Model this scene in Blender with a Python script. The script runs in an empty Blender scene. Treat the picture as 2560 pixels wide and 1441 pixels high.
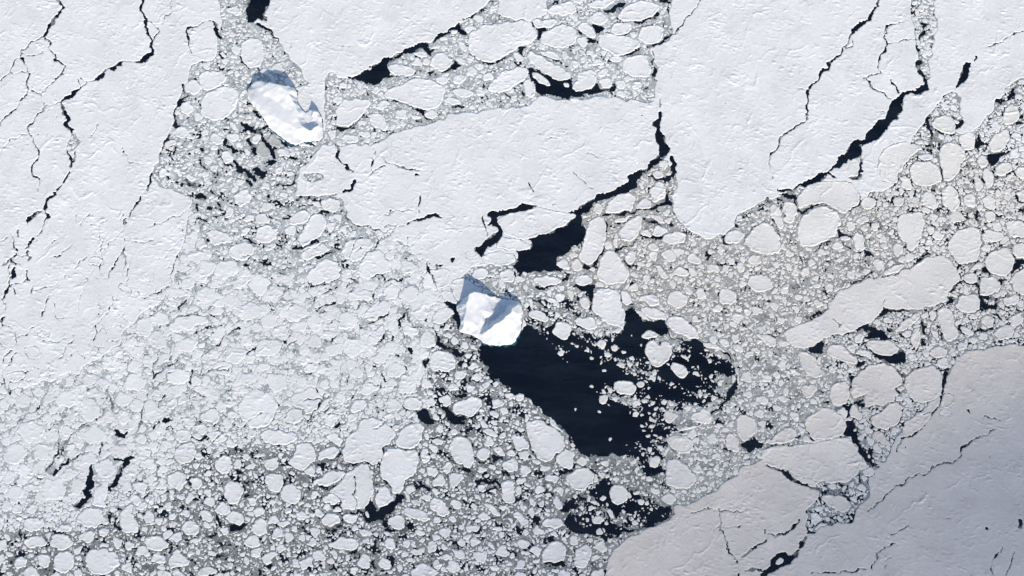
import bpy, math, random
import numpy as np
from mathutils import Vector

rng = np.random.default_rng(7)
random.seed(7)
sc = bpy.context.scene
col = sc.collection
R = math.radians

# ------------------------------------------------------------------ camera
HFOV = 40.0
TILT = 12.0                                   # degrees away from straight down, looking north
FPX = 1280.0 / math.tan(R(HFOV / 2))          # one photograph pixel is about one metre on the ice
DIST = FPX
cam_d = bpy.data.cameras.new("camera")
cam_d.sensor_fit = 'HORIZONTAL'
cam_d.angle = R(HFOV)
cam_d.clip_start = 10.0
cam_d.clip_end = 60000.0
cam = bpy.data.objects.new("camera", cam_d)
col.objects.link(cam)
CAM = Vector((0.0, -DIST * math.sin(R(TILT)), DIST * math.cos(R(TILT))))
cam.location = CAM
cam.rotation_euler = (R(TILT), 0.0, 0.0)
sc.camera = cam

# ------------------------------------------------------------------ sky, sun, exposure
SUN_EL, SUN_AZ = 27.0, 165.0                  # azimuth clockwise from north
world = bpy.data.worlds.new("World")
sc.world = world
world.use_nodes = True
wn = world.node_tree.nodes
bg = wn["Background"]
sky = wn.new("ShaderNodeTexSky")
sky.sky_type = 'NISHITA'
sky.sun_disc = False
sky.sun_elevation = R(SUN_EL)
sky.sun_rotation = R(SUN_AZ)
sky.altitude = 300.0
sky.air_density = 1.0
sky.dust_density = 1.0
world.node_tree.links.new(sky.outputs[0], bg.inputs[0])
bg.inputs[1].default_value = 0.135
sun_d = bpy.data.lights.new("sun", 'SUN')
sun_d.energy = 4.0
sun_d.angle = R(0.53)
sun_d.color = (1.0, 0.89, 0.735)
sun = bpy.data.objects.new("sun", sun_d)
col.objects.link(sun)
SUNDIR = Vector((math.sin(R(SUN_AZ)) * math.cos(R(SUN_EL)), math.cos(R(SUN_AZ)) * math.cos(R(SUN_EL)), math.sin(R(SUN_EL))))
sun.rotation_euler = SUNDIR.to_track_quat('Z', 'Y').to_euler()
sun.location = SUNDIR * 9000
sc.view_settings.view_transform = 'Standard'
sc.view_settings.look = 'None'
sc.view_settings.gamma = 1.0
sc.view_settings.use_curve_mapping = False
sc.view_settings.exposure = 0.33

# ------------------------------------------------------------------ trace helpers
_ct, _st = math.cos(R(TILT)), math.sin(R(TILT))
def ground(px, py):
    """point of the sea surface seen at a pixel of the photograph"""
    u = np.asarray(px, float) - 1280.0
    v = 720.5 - np.asarray(py, float)
    dy = v * _ct + FPX * _st
    dz = v * _st - FPX * _ct
    t = CAM.z / -dz
    return u * t, CAM.y + dy * t

def mat(name):
    m = bpy.data.materials.new(name)
    m.use_nodes = True
    nt = m.node_tree
    return m, nt, nt.nodes["Principled BSDF"]

def node(nt, typ, **kw):
    n = nt.nodes.new(typ)
    for k, v in kw.items():
        setattr(n, k, v)
    return n

# ------------------------------------------------------------------ materials
def snow_material():
    m, nt, b = mat("wind_packed_snow")
    L = nt.links.new
    info = node(nt, "ShaderNodeObjectInfo")
    geo = node(nt, "ShaderNodeNewGeometry")
    n1 = node(nt, "ShaderNodeTexNoise"); n1.inputs["Scale"].default_value = 0.012; n1.inputs["Detail"].default_value = 5.0
    n2 = node(nt, "ShaderNodeTexNoise"); n2.inputs["Scale"].default_value = 0.16; n2.inputs["Detail"].default_value = 4.0
    L(geo.outputs["Position"], n1.inputs["Vector"]); L(geo.outputs["Position"], n2.inputs["Vector"])
    r1 = node(nt, "ShaderNodeMapRange"); r1.inputs[1].default_value = 0.3; r1.inputs[2].default_value = 0.7
    r1.inputs[3].default_value = 0.91; r1.inputs[4].default_value = 1.04
    r2 = node(nt, "ShaderNodeMapRange"); r2.inputs[1].default_value = 0.25; r2.inputs[2].default_value = 0.75
    r2.inputs[3].default_value = 0.95; r2.inputs[4].default_value = 1.04
    L(n1.outputs["Fac"], r1.inputs[0]); L(n2.outputs["Fac"], r2.inputs[0])
    mu = node(nt, "ShaderNodeMath", operation='MULTIPLY'); L(r1.outputs[0], mu.inputs[0]); L(r2.outputs[0], mu.inputs[1])
    n3 = node(nt, "ShaderNodeTexNoise"); n3.inputs["Scale"].default_value = 0.02; n3.inputs["Detail"].default_value = 2.0; n3.inputs["Distortion"].default_value = 0.4
    L(geo.outputs["Position"], n3.inputs["Vector"])
    r3 = node(nt, "ShaderNodeMapRange"); r3.inputs[1].default_value = 0.60; r3.inputs[2].default_value = 0.645
    r3.inputs[3].default_value = 1.0; r3.inputs[4].default_value = 0.95
    L(n3.outputs["Fac"], r3.inputs[0])
    mu3 = node(nt, "ShaderNodeMath", operation='MULTIPLY'); L(mu.outputs[0], mu3.inputs[0]); L(r3.outputs[0], mu3.inputs[1]); mu = mu3
    vm = node(nt, "ShaderNodeVectorMath", operation='SCALE')
    L(info.outputs["Color"], vm.inputs[0]); L(mu.outputs[0], vm.inputs[3])
    L(vm.outputs[0], b.inputs["Base Color"])
    b.inputs["Roughness"].default_value = 0.85
    b.inputs["Specular IOR Level"].default_value = 0.15
    bn = node(nt, "ShaderNodeTexNoise"); bn.inputs["Scale"].default_value = 0.35; bn.inputs["Detail"].default_value = 5.0
    L(geo.outputs["Position"], bn.inputs["Vector"])
    bp = node(nt, "ShaderNodeBump"); bp.inputs["Strength"].default_value = 1.0; bp.inputs["Distance"].default_value = 0.35
    L(bn.outputs["Fac"], bp.inputs["Height"]); L(bp.outputs[0], b.inputs["Normal"])
    return m

def slush_material():
    m, nt, b = mat("brash_and_grease_ice")
    L = nt.links.new
    geo = node(nt, "ShaderNodeNewGeometry")
    at = node(nt, "ShaderNodeAttribute", attribute_name="tone")
    v1 = node(nt, "ShaderNodeTexVoronoi"); v1.inputs["Scale"].default_value = 0.27
    v2 = node(nt, "ShaderNodeTexVoronoi"); v2.inputs["Scale"].default_value = 0.5
    wn_ = node(nt, "ShaderNodeTexNoise"); wn_.inputs["Scale"].default_value = 0.09; wn_.inputs["Detail"].default_value = 6.0
    for n in (v1, v2, wn_):
        L(geo.outputs["Position"], n.inputs["Vector"])
    # small cakes: pale where the cell centre is near, dark meltwater between
    def cake(v, a, c):
        r = node(nt, "ShaderNodeMapRange"); r.inputs[1].default_value = a; r.inputs[2].default_value = c
        r.inputs[3].default_value = 1.0; r.inputs[4].default_value = 0.0
        L(v.outputs["Distance"], r.inputs[0])
        w = node(nt, "ShaderNodeMath", operation='MULTIPLY'); L(r.outputs[0], w.inputs[0])
        s = node(nt, "ShaderNodeSeparateColor"); L(v.outputs["Color"], s.inputs[0])
        L(s.outputs[0], w.inputs[1])
        return w
    c1, c2 = cake(v1, 0.25, 0.5), cake(v2, 0.2, 0.45)
    mx = node(nt, "ShaderNodeMath", operation='MAXIMUM'); L(c1.outputs[0], mx.inputs[0]); L(c2.outputs[0], mx.inputs[1])
    pn = node(nt, "ShaderNodeTexNoise"); pn.inputs["Scale"].default_value = 0.022; pn.inputs["Detail"].default_value = 3.0
    L(geo.outputs["Position"], pn.inputs["Vector"])
    pr = node(nt, "ShaderNodeMapRange"); pr.inputs[1].default_value = 0.40; pr.inputs[2].default_value = 0.60
    pr.inputs[3].default_value = 0.25; pr.inputs[4].default_value = 1.15
    L(pn.outputs["Fac"], pr.inputs[0])
    mxp = node(nt, "ShaderNodeMath", operation='MULTIPLY'); L(mx.outputs[0], mxp.inputs[0]); L(pr.outputs[0], mxp.inputs[1])
    mx = mxp
    rn = node(nt, "ShaderNodeMapRange"); rn.inputs[1].default_value = 0.3; rn.inputs[2].default_value = 0.7
    rn.inputs[3].default_value = 0.45; rn.inputs[4].default_value = 1.25
    L(wn_.outputs["Fac"], rn.inputs[0])
    base = node(nt, "ShaderNodeMath", operation='MULTIPLY'); L(at.outputs["Fac"], base.inputs[0]); L(rn.outputs[0], base.inputs[1])
    mixc = node(nt, "ShaderNodeMix", data_type='RGBA')
    L(mx.outputs[0], mixc.inputs["Factor"])
    tint = node(nt, "ShaderNodeVectorMath", operation='SCALE'); wat = node(nt, "ShaderNodeAttribute", attribute_name="warm_light")
    tm = node(nt, "ShaderNodeMix", data_type='VECTOR'); tm.inputs["A"].default_value = (0.93, 1.0, 1.0); tm.inputs["B"].default_value = (1.0, 0.985, 0.91)  # warm light over the eastern slush is mixed into its colour
    L(wat.outputs["Fac"], tm.inputs["Factor"]); L(tm.outputs["Result"] if False else tm.outputs[1], tint.inputs[0])
    L(base.outputs[0], tint.inputs[3]); L(tint.outputs[0], mixc.inputs["A"])
    mixc.inputs["B"].default_value = (0.64, 0.645, 0.63, 1)
    L(mixc.outputs["Result"], b.inputs["Base Color"])
    b.inputs["Roughness"].default_value = 0.6
    b.inputs["Specular IOR Level"].default_value = 0.25
    bp = node(nt, "ShaderNodeBump"); bp.inputs["Strength"].default_value = 1.0; bp.inputs["Distance"].default_value = 0.5
    L(mx.outputs[0], bp.inputs["Height"]); L(bp.outputs[0], b.inputs["Normal"])
    return m

def water_material():
    m, nt, b = mat("cold_sea_water")
    L = nt.links.new
    geo = node(nt, "ShaderNodeNewGeometry")
    n = node(nt, "ShaderNodeTexNoise"); n.inputs["Scale"].default_value = 0.05; n.inputs["Detail"].default_value = 6.0
    L(geo.outputs["Position"], n.inputs["Vector"])
    bp = node(nt, "ShaderNodeBump"); bp.inputs["Strength"].default_value = 0.25; bp.inputs["Distance"].default_value = 0.6
    L(n.outputs["Fac"], bp.inputs["Height"]); L(bp.outputs[0], b.inputs["Normal"])
    mp = node(nt, "ShaderNodeMapping"); mp.inputs["Rotation"].default_value = (0, 0, R(24)); mp.inputs["Scale"].default_value = (0.006, 0.022, 0.02)
    L(geo.outputs["Position"], mp.inputs["Vector"])
    fn = node(nt, "ShaderNodeTexNoise"); fn.inputs["Scale"].default_value = 1.0; fn.inputs["Detail"].default_value = 7.0; fn.inputs["Roughness"].default_value = 0.65
    L(mp.outputs[0], fn.inputs["Vector"])
    cr = node(nt, "ShaderNodeValToRGB")
    cr.color_ramp.elements[0].position = 0.42; cr.color_ramp.elements[0].color = (0.0016, 0.003, 0.008, 1)
    cr.color_ramp.elements[1].position = 0.80; cr.color_ramp.elements[1].color = (0.012, 0.018, 0.026, 1)
    L(fn.outputs["Fac"], cr.inputs[0]); L(cr.outputs[0], b.inputs["Base Color"])
    b.inputs["Roughness"].default_value = 0.12
    b.inputs["IOR"].default_value = 1.333
    return m

def berg_material():
    m, nt, b = mat("iceberg_firn")
    L = nt.links.new
    geo = node(nt, "ShaderNodeNewGeometry")
    n = node(nt, "ShaderNodeTexNoise"); n.inputs["Scale"].default_value = 0.05; n.inputs["Detail"].default_value = 6.0
    L(geo.outputs["Position"], n.inputs["Vector"])
    cr = node(nt, "ShaderNodeValToRGB")
    cr.color_ramp.elements[0].position = 0.25; cr.color_ramp.elements[0].color = (0.66, 0.685, 0.72, 1)
    cr.color_ramp.elements[1].position = 0.7; cr.color_ramp.elements[1].color = (0.74, 0.745, 0.755, 1)
    L(n.outputs["Fac"], cr.inputs[0]); L(cr.outputs[0], b.inputs["Base Color"])
    b.inputs["Roughness"].default_value = 0.8
    b.inputs["Specular IOR Level"].default_value = 0.2
    n2 = node(nt, "ShaderNodeTexNoise"); n2.inputs["Scale"].default_value = 0.12; n2.inputs["Detail"].default_value = 6.0
    L(geo.outputs["Position"], n2.inputs["Vector"])
    bp = node(nt, "ShaderNodeBump"); bp.inputs["Strength"].default_value = 0.4; bp.inputs["Distance"].default_value = 0.4
    L(n2.outputs["Fac"], bp.inputs["Height"]); L(bp.outputs[0], b.inputs["Normal"])
    return m

def foot_material():
    m, nt, b = mat("wet_turquoise_ice")
    L = nt.links.new
    geo = node(nt, "ShaderNodeNewGeometry")
    n = node(nt, "ShaderNodeTexNoise"); n.inputs["Scale"].default_value = 0.12; n.inputs["Detail"].default_value = 5.0
    L(geo.outputs["Position"], n.inputs["Vector"])
    cr = node(nt, "ShaderNodeValToRGB")
    cr.color_ramp.elements[0].position = 0.35; cr.color_ramp.elements[0].color = (0.006, 0.04, 0.065, 1)
    cr.color_ramp.elements[1].position = 0.72; cr.color_ramp.elements[1].color = (0.03, 0.16, 0.20, 1)
    L(n.outputs["Fac"], cr.inputs[0]); L(cr.outputs[0], b.inputs["Base Color"])
    b.inputs["Roughness"].default_value = 0.25
    return m

M_SNOW, M_SLUSH, M_WATER, M_BERG, M_FOOT = snow_material(), slush_material(), water_material(), berg_material(), foot_material()

# ------------------------------------------------------------------ mesh and tagging helpers
def tag(o, label=None, cat=None, group=None, kind=None):
    for k, v in (("label", label), ("category", cat), ("group", group), ("kind", kind)):
        if v:
            o[k] = v

def mesh_object(name, verts, quads, material, smooth=None, parent=None, loc=(0, 0, 0), attr=None):
    me = bpy.data.meshes.new(name)
    nv, nq = len(verts), len(quads)
    me.vertices.add(nv)
    me.vertices.foreach_set("co", np.ascontiguousarray(verts, dtype=np.float32).ravel())
    me.loops.add(nq * 4)
    me.loops.foreach_set("vertex_index", np.ascontiguousarray(quads, dtype=np.int32).ravel())
    me.polygons.add(nq)
    me.polygons.foreach_set("loop_start", np.arange(0, nq * 4, 4, dtype=np.int32))
    if smooth is not None:
        me.polygons.foreach_set("use_smooth", np.ascontiguousarray(smooth, dtype=bool))
    for an, av in (attr or ()):
        a = me.attributes.new(an, 'FLOAT', 'POINT')
        a.data.foreach_set("value", np.ascontiguousarray(av, dtype=np.float32))
    me.materials.append(material)
    me.update(calc_edges=True)
    o = bpy.data.objects.new(name, me)
    o.location = loc
    if parent is not None:
        o.parent = parent
    col.objects.link(o)
    return o

# ------------------------------------------------------------------ the sea
def plane(name, x0, x1, y0, y1, z, material):
    v = np.array([(x0, y0, z), (x1, y0, z), (x1, y1, z), (x0, y1, z)], float)
    return mesh_object(name, v, np.array([[0, 1, 2, 3]]), material)

FAR = 5200.0
sea = plane("water", -FAR, FAR, -FAR, FAR, 0.0, M_WATER)
tag(sea, kind="structure")

TRACE = """
T P
z 26 1.0 1.6 .52 .10 .55: 545,50 600,55 670,62 700,115 735,155 765,190 770,215 640,215 655,300 740,372 840,350 800,372 750,420 738,450 742,500 850,485 860,530 890,565 950,582 930,640 860,690 760,700 660,690 560,680 500,600 480,480 370,460 395,410 405,370 433,310 445,260 455,215 470,205 475,165 500,150 552,150
z 20 .9 1.6 .50 .04 .7: 537,-200 630,-200 627,0 615,55 665,60 690,95 702,120 715,145 740,155 765,190 750,215 640,210 560,170 555,100
z 18 .9 1.6 .52 .05 .75: 815,195 828,182 865,195 935,218 953,160 1010,130 1040,120 1100,90 1150,60 1200,32 1232,-10 1245,15 1228,30 1280,52 1360,50 1368,10 1380,-160 1560,-160 1660,-60 1690,5 1660,60 1695,75 1660,105 1630,115 1625,130 1640,170 1640,240 1610,258 1565,255 1535,238 1465,245 1420,252 1390,245 1340,243 1325,262 1280,270 1230,275 1160,278 1085,305 1050,320 980,330 950,350 925,370 840,362 800,368 790,355 805,345 813,290 815,215
z 30 10 1.1 .52 .015 1.3: 485,490 500,600 560,680 700,690 860,690 930,640 955,585 1000,600 1040,640 1050,690 1110,720 1135,760 1140,830 1100,870 1090,950 1060,1000 960,1040 800,1050 600,1050 480,1070 420,1110 390,1200 300,1270 200,1290 60,1290 -900,1290 -900,1000 0,985 90,960 200,930 290,870 330,800 420,745 440,660 465,570
z 20 .8 1.9 .23 .17 .75 .5: -900,1290 60,1290 200,1290 300,1270 390,1200 420,1110 480,1070 600,1050 800,1050 960,1040 1060,1000 1090,950 1090,870 1125,740 1150,750 1160,820 1205,865 1230,940 1310,990 1395,1065 1450,1135 1560,1155 1640,1160 1668,1190 1640,1220 1684,1260 1683,1293 1663,1313 1607,1323 1573,1343 1547,1360 1527,1393 1500,1441 1470,1700 -900,1700
z 22 3 1.4 .42 .08 1.1: -900,1250 60,1250 200,1255 290,1235 360,1170 400,1060 600,1000 800,1000 960,990 1060,950 1090,1000 1060,1060 960,1100 800,1110 600,1110 470,1130 430,1230 320,1300 200,1325 60,1325 -900,1330
z 13 .8 1.8 .24 .36 .6: 1090,870 1205,865 1230,940 1310,990 1280,1080 1200,1100 1090,1060 1060,1000
z 14 .9 1.8 .40 .05 .8 1: 1440,530 1500,495 1560,470 1600,440 1650,400 1690,420 1690,450 1680,500 1683,545 1725,583 1800,600 1833,570 1840,530 1897,505 1925,500 1990,470 2030,470 2150,480 2200,560 2290,640 2250,680 2130,740 2080,780 2080,880 2115,960 2110,1010 2050,1100 1990,1112 1920,1120 1900,1157 1867,1157 1827,1197 1780,1233 1723,1257 1683,1270 1645,1225 1672,1190 1640,1160 1690,1110 1668,1082 1750,1070 1835,990 1850,960 1830,890 1750,850 1665,840 1590,770 1560,770 1560,835 1440,830 1430,800 1310,800 1300,750 1275,690 1260,660 1290,640 1400,560
z 9 .9 1.6 .40 .06 .8: 1150,690 1200,660 1290,670 1300,740 1310,780 1250,770 1150,770 1120,730
z 8 .7 1.8 .30 .42 .5: 1300,790 1310,760 1340,745 1420,740 1490,740 1500,800 1440,835 1330,830
z 20 2.2 1.7 .34 .28 1.0 1: 2150,480 2230,480 2260,400 2290,330 2330,260 2380,225 2405,250 2400,300 2390,340 2440,330 2500,250 2540,190 2620,200 3500,280 3500,860 2560,862 2440,870 2380,900 2360,980 2300,1030 2235,1100 2225,1135 2190,1165 2150,1100 2110,1010 2060,880 2100,790 2290,640 2200,560
z 10 1.5 1.3 .42 .1 1.0: 2270,-150 2345,-150 2340,60 2325,140 2320,215 2295,200 2292,110 2280,50
z 9 1.0 1.6 .3 .3 1.0: 2033,1205 2080,1205 2135,1200 2170,1155 2195,1165 2175,1190 2178,1225 2155,1260 2140,1280 2145,1290 2120,1310 2070,1312 2020,1340 2010,1320 2018,1285 2025,1255 2055,1235
z 7 1 1.2 .5 .02 .9: 177,327 187,343 200,350 200,360 190,373 167,377 170,360 178,345
z 6 1 1.2 .5 .02 .9: 590,20 615,55 640,85 690,100 700,130 660,150 600,110 575,60
z 6 1 1.2 .5 .03 .9: 752,430 765,433 800,432 815,440 800,455 765,458
s .0 : 1330,800 1440,790 1560,835 1650,835 1770,870 1835,900 1840,970 1790,1030 1712,1075 1690,1110 1655,1130 1675,1160 1560,1125 1520,1040 1460,960 1390,880
s .1 : 1420,1200 1500,1180 1560,1160 1660,1150 1680,1290 1600,1320 1500,1340 1420,1300
s .2 : 1470,1140 1670,1140 1680,1210 1440,1210
s .15 : 2120,1030 2250,1030 2260,1180 2180,1180
w 1195,850 1240,858 1285,852 1300,826 1316,812 1345,825 1370,815 1430,800 1440,830 1500,830 1560,835 1562,765 1590,770 1600,800 1640,800 1665,795 1668,835 1700,850 1750,850 1770,870 1800,875 1830,890 1840,930 1850,960 1835,990 1790,1030 1750,1062 1712,1066 1668,1082 1690,1108 1652,1128 1668,1150 1620,1160 1560,1155 1480,1145 1450,1135 1435,1110 1415,1085 1395,1065 1365,1040 1345,1015 1310,990 1270,970 1230,940 1205,910
w 1500,1140 1560,1150 1640,1150 1660,1165 1650,1190 1600,1200 1560,1195 1510,1180
w 627,-200 675,-200 675,0 673,15 665,28 667,55 655,55 640,48 627,58 615,50 617,20
w 632,274 642,273 649,280 642,286 631,281
w 668,327 690,337 705,350 725,362 740,368 730,372 705,362 680,345
w 1120,745 1140,765 1152,800 1158,838 1146,830 1135,790 1125,765
l 605,310,10 622,319,11 639,327,12 654,323,11 667,317,9
l 640,328,10 655,338,10 660,351,12 668,364,12 680,379,14 683,391,10
l 622,349,8 627,364,8 635,377,10 642,388,8
l 676,366,5 691,370,6
l 560,353,9 571,362,8 584,377,9
l 719,392,9 734,394,9
l 740,345,4 770,358,6 785,360,6
f 600,115 615,97 650,95 662,120 655,160 640,170 622,172 605,150
G 672,343 680,335 690,340 704,358 700,368 685,370 672,355
G 640,360 655,352 668,370 675,380 674,395 660,397 642,385
G 628,345 645,335 655,343 645,358 635,362
G 690,375 705,370 720,375 725,390 710,393 697,385
f 1863,597 1880,577 1910,553 1925,560 1940,580 1953,603 1950,627 1937,637 1910,640 1880,625 1865,610
f 2125,985 2130,950 2155,925 2185,908 2220,910 2250,935 2258,965 2240,1000 2200,1015 2150,1018
f 2260,945 2275,930 2320,912 2345,920 2358,950 2350,990 2320,1010 2280,1000 2262,975
f 1245,545 1280,533 1330,523 1352,517 1390,530 1435,533 1440,542 1413,560 1387,577 1353,587 1337,590 1317,602 1290,597 1262,585 1253,570 1243,558
f 1255,592 1290,599 1316,607 1328,617 1307,628 1280,625 1240,623 1243,605
f 1203,637 1237,630 1280,633 1292,650 1280,660 1240,667 1207,657
f 1170,97 1180,80 1207,65 1240,60 1280,53 1323,52 1337,77 1343,97 1320,110 1300,117 1280,128 1250,148 1222,158 1187,147 1173,130
f 1220,225 1225,205 1250,185 1285,170 1315,167 1323,180 1315,195 1290,212 1265,228 1240,232
f 590,1017 615,985 645,970 680,985 695,1010 685,1050 660,1070 630,1072 605,1050
T A
l 430,-200,5 430,0,5 460,30,6 495,55,4 450,90,9 415,140,10 390,175,9 360,215,8 335,260,10 318,285,3
l 318,285,2 270,295,3 225,330,4 175,385,4 160,405,2 110,440,3 100,485,3 65,545,2 0,605,3 -200,700,2
l 318,285,2 360,295,3 380,330,4 370,355,3 385,385,4 415,455,5 490,500,4 480,535,4 420,590,3 355,660,2 320,690,2 300,700,2
l 165,400,1.8 240,420,2 310,400,2 315,380,2
l 155,430,3 210,500,4 205,535,3 212,600,7 205,660,5 200,710,3 155,760,3 120,820,3 70,865,5 20,890,3 0,940,3 -100,1050,3
l 65,545,1.6 130,550,1.8 205,535,2
l 225,675,2 300,700,2 320,750,2 335,800,1.6
l 440,765,2 340,795,2 295,840,4 250,890,4 215,960,5 200,985,3 240,1030,2.5 262,1080,3 290,1130,5 285,1180,5 240,1260,4 240,1300,4 295,1350,2.5 300,1400,2 290,1440,2
l 190,1005,2.2 80,1055,2.2 0,1150,2
l 1080,-200,7 1075,0,9 1060,50,9 1065,95,7 1080,120,8 1090,155,8 1098,220,7 1120,280,5 1140,310,8 1130,345,5 1145,370,9 1150,400,9 1100,435,12 1050,465,7 1010,470,3 925,465,2 900,480,11 860,510,9 810,525,3 775,535,5 765,560,10 740,590,8 705,610,3 660,620,2 605,655,3 575,690,10 520,725,9 470,755,7 440,765,4
l 450,770,5 485,830,12 500,890,13 500,940,12 530,970,11 540,1000,3
l 510,1130,4 530,1190,8 540,1215,8 530,1250,7
l 570,1130,2 575,1160,3 550,1200,3
l 520,1300,5 490,1350,8 470,1385,3 435,1420,6 420,1440,4
l 1120,160,2 1160,190,3 1190,225,2.5 1165,280,5 1150,310,3
l 1400,215,5 1410,290,8 1415,320,4 1440,400,2
l 1400,210,3 1460,205,2 1590,150,2
l 1285,0,2 1290,60,2 1270,110,3 1215,180,2
l 1605,165,6 1620,220,9 1650,280,7
l 1365,635,5 1385,690,5 1405,720,3 1345,770,9 1320,830,5 1305,890,6 1315,945,10
l 1270,1020,6 1240,1070,7 1215,1110,6 1210,1150,4
l 1140,1310,7 1120,1380,6 1100,1430,5
l 575,595,2 605,655,2
l 600,590,3 655,615,3
l 735,930,2 710,990,2 680,1030,2
l 920,1110,2 930,1160,2 960,1200,1.8 1070,1235,1.8
w 1500,1095 1530,1095 1530,1145 1505,1145
w 1380,1345 1430,1360 1480,1390 1490,1410 1440,1410 1380,1380
l 1680,1060,8 1700,1085,7
l 1750,1130,8 1780,1140,8
l 1650,1130,3 1655,1190,5 1690,1230,6 1735,1250,6
l 1750,1215,8 1790,1265,14 1850,1300,14 1920,1340,14
l 1820,930,9 1880,970,12 1921,1000,10
l 1860,1060,7 1900,1110,10 1920,1160,12
l 1450,1250,6 1480,1255,4
l 1860,1360,10 1880,1400,8
l 1500,1210,6 1530,1250,5
l 1590,1270,2 1530,1260,4
l 1800,430,5 1830,480,7 1860,510,5
f 1490,560 1570,530 1690,540 1710,590 1620,660 1540,690 1500,620
f 1520,720 1680,640 1780,670 1790,770 1700,880 1620,910 1520,880 1500,800
f 1380,630 1460,600 1510,640 1510,690 1430,710 1390,680
f 1340,790 1420,750 1450,800 1440,860 1370,860
f 1570,1030 1620,1000 1670,1030 1670,1080 1610,1090
f 1700,1010 1780,1005 1780,1060 1700,1050
f 1650,1150 1700,1130 1750,1160 1730,1230 1680,1220
f 1450,850 1500,850 1520,890 1470,910
f 1520,1180 1570,1170 1600,1210 1550,1240
f 1240,1060 1330,1040 1320,1090 1240,1110
f 1590,1240 1640,1250 1630,1290 1580,1270
f 1390,1320 1430,1305 1490,1345 1450,1360 1395,1345
f 1840,900 1880,895 1885,930 1850,930
T B
l 0,175,6 50,195,8 90,215,8 130,260,5 160,290,3 170,340,2 215,420,2
w 670,580 740,575 840,515 930,480 940,430 1035,425 1095,400 1110,370 1145,365 1200,320 1250,315 1320,330 1340,290 1370,255 1440,230 1490,205 1510,175 1550,180 1545,210 1590,265 1530,260 1500,230 1460,260 1400,275 1340,320 1290,330 1300,370 1370,370 1310,390 1330,420 1270,400 1240,370 1190,400 1100,400 1090,440 1020,450 990,490 1000,550 1010,585 940,590 920,640 880,655 800,620
w 995,760 1050,752 1110,775 1200,820 1270,830 1255,865 1330,905 1290,905 1220,850 1130,790
w 1195,890 1250,905 1245,925 1200,910
w 830,865 845,885 770,905 750,940 740,970 690,965 650,990 600,975 580,935 620,955 680,960 735,935 770,895
l 915,975,5 985,985,8 1000,970,4
w 1480,455 1530,480 1570,505 1510,505 1500,530 1430,550 1395,540 1400,515 1460,505 1480,480
l 1170,560,6 1200,540,6 1240,540,3
l 1000,575,5 1080,575,4 1150,575,2
l 1600,410,3 1650,450,4 1740,480,6 1820,465,8 1860,440,9 1920,410,9
w 1460,785 1500,800 1570,780 1575,800 1520,820 1470,800
l 590,1080,4 625,1140,6 605,1165,7 640,1220,4 700,1270,5 730,1295,4
l 870,1175,4 878,1215,5 860,1260,3 880,1290,2
l 925,1170,2 1000,1220,2.5 1080,1250,2 1150,1265,3 1230,1275,1.8
w 1195,1292 1235,1318 1195,1318
l 830,1320,2 900,1275,3 970,1240,4
l 740,1370,11 715,1400,9 670,1440,8
l 890,1095,2 895,1140,2
l 1550,150,4 1600,130,4 1690,85,3 1720,60,3 1775,5,5
l 1820,150,2 1900,155,3
l 1870,700,6 1910,735,5
l 165,1390,4 230,1395,7 285,1380,7 295,1310,3
l 0,1280,14 50,1310,20 80,1290,8
l 60,1060,14 110,1120,14 130,1180,14
l 150,1105,3 200,1110,2
l 240,1175,8 300,1190,8
l 320,1250,2 310,1400,2
f 1000,490 1050,475 1150,500 1200,530 1170,565 1080,570 1010,550 990,520
f 960,700 1000,660 1100,645 1150,600 1250,590 1350,610 1430,670 1400,740 1380,790 1310,830 1210,815 1100,765 1000,740
f 620,760 700,740 850,750 860,780 820,830 770,890 700,950 640,950 600,920 600,850
f 835,860 930,850 975,880 970,920 1000,960 970,985 900,960 860,910
f 1270,840 1320,825 1370,850 1350,890 1300,895 1260,865
f 1310,450 1340,405 1420,400 1480,460 1450,510 1390,540 1310,500
f 1480,440 1530,425 1575,450 1590,500 1530,470
f 1460,690 1500,665 1620,680 1640,710 1590,740 1510,720
f 1400,740 1480,730 1550,770 1510,790 1420,770
f 1340,580 1420,575 1445,610 1400,640 1350,610
f 1570,200 1620,195 1640,220 1590,255 1560,225
f 1510,310 1560,320 1590,380 1560,390 1520,350
f 1310,350 1390,345 1380,365 1310,370
f 1375,285 1420,275 1440,300 1400,315
f 1200,390 1260,390 1290,430 1220,430 1195,410
f 1690,570 1760,545 1790,570 1750,605 1700,600
f 1480,580 1560,545 1590,590 1530,630 1480,620
f 1640,480 1700,480 1710,520 1660,520
f 640,1020 700,1000 770,1020 760,1070 690,1080 650,1050
f 770,980 850,990 850,1030 780,1020
f 1140,850 1200,860 1250,895 1190,890
f 520,940 555,930 570,955 545,970 520,960
f 1600,790 1640,785 1640,820 1590,815
f 1640,670 1720,670 1720,710 1650,715
f 1450,235 1500,225 1510,250 1460,262
f 1370,350 1430,330 1440,370 1390,390
T C
w 165,210 200,215 290,225 235,250 205,300 185,290 190,240
w 670,75 740,60 800,25 850,25 830,60 780,85 760,105 720,105
l 1060,0,3 1130,15,7 1190,20,8
l 270,50,4 340,20,6 360,-30,6
l 880,165,4 960,170,8 1020,150,6 1070,125,12 1095,105,9
w 585,185 670,195 705,235 660,245 645,265 620,225
w 555,280 640,290 640,320 570,325
l 475,215,4 560,280,4
l 810,268,6 850,265,7 890,235,3
l 800,425,7 860,415,8 910,395,9 970,340,3
l 1020,350,7 1070,350,8 1110,330,8 1145,290,6 1220,250,4 1275,190,7
l 1275,190,6 1280,160,3 1340,110,3 1380,55,3 1410,15,3 1430,-60,2
w 30,375 100,350 105,370 80,390 110,430 90,430 60,390
w 115,510 180,515 260,570 340,605 440,600 450,560 460,640 500,690 540,675 600,660 635,625 660,660 740,665 765,620 785,670 730,700 600,710 470,730 440,750 380,740 320,715 240,720 170,700 160,620 120,570
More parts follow.
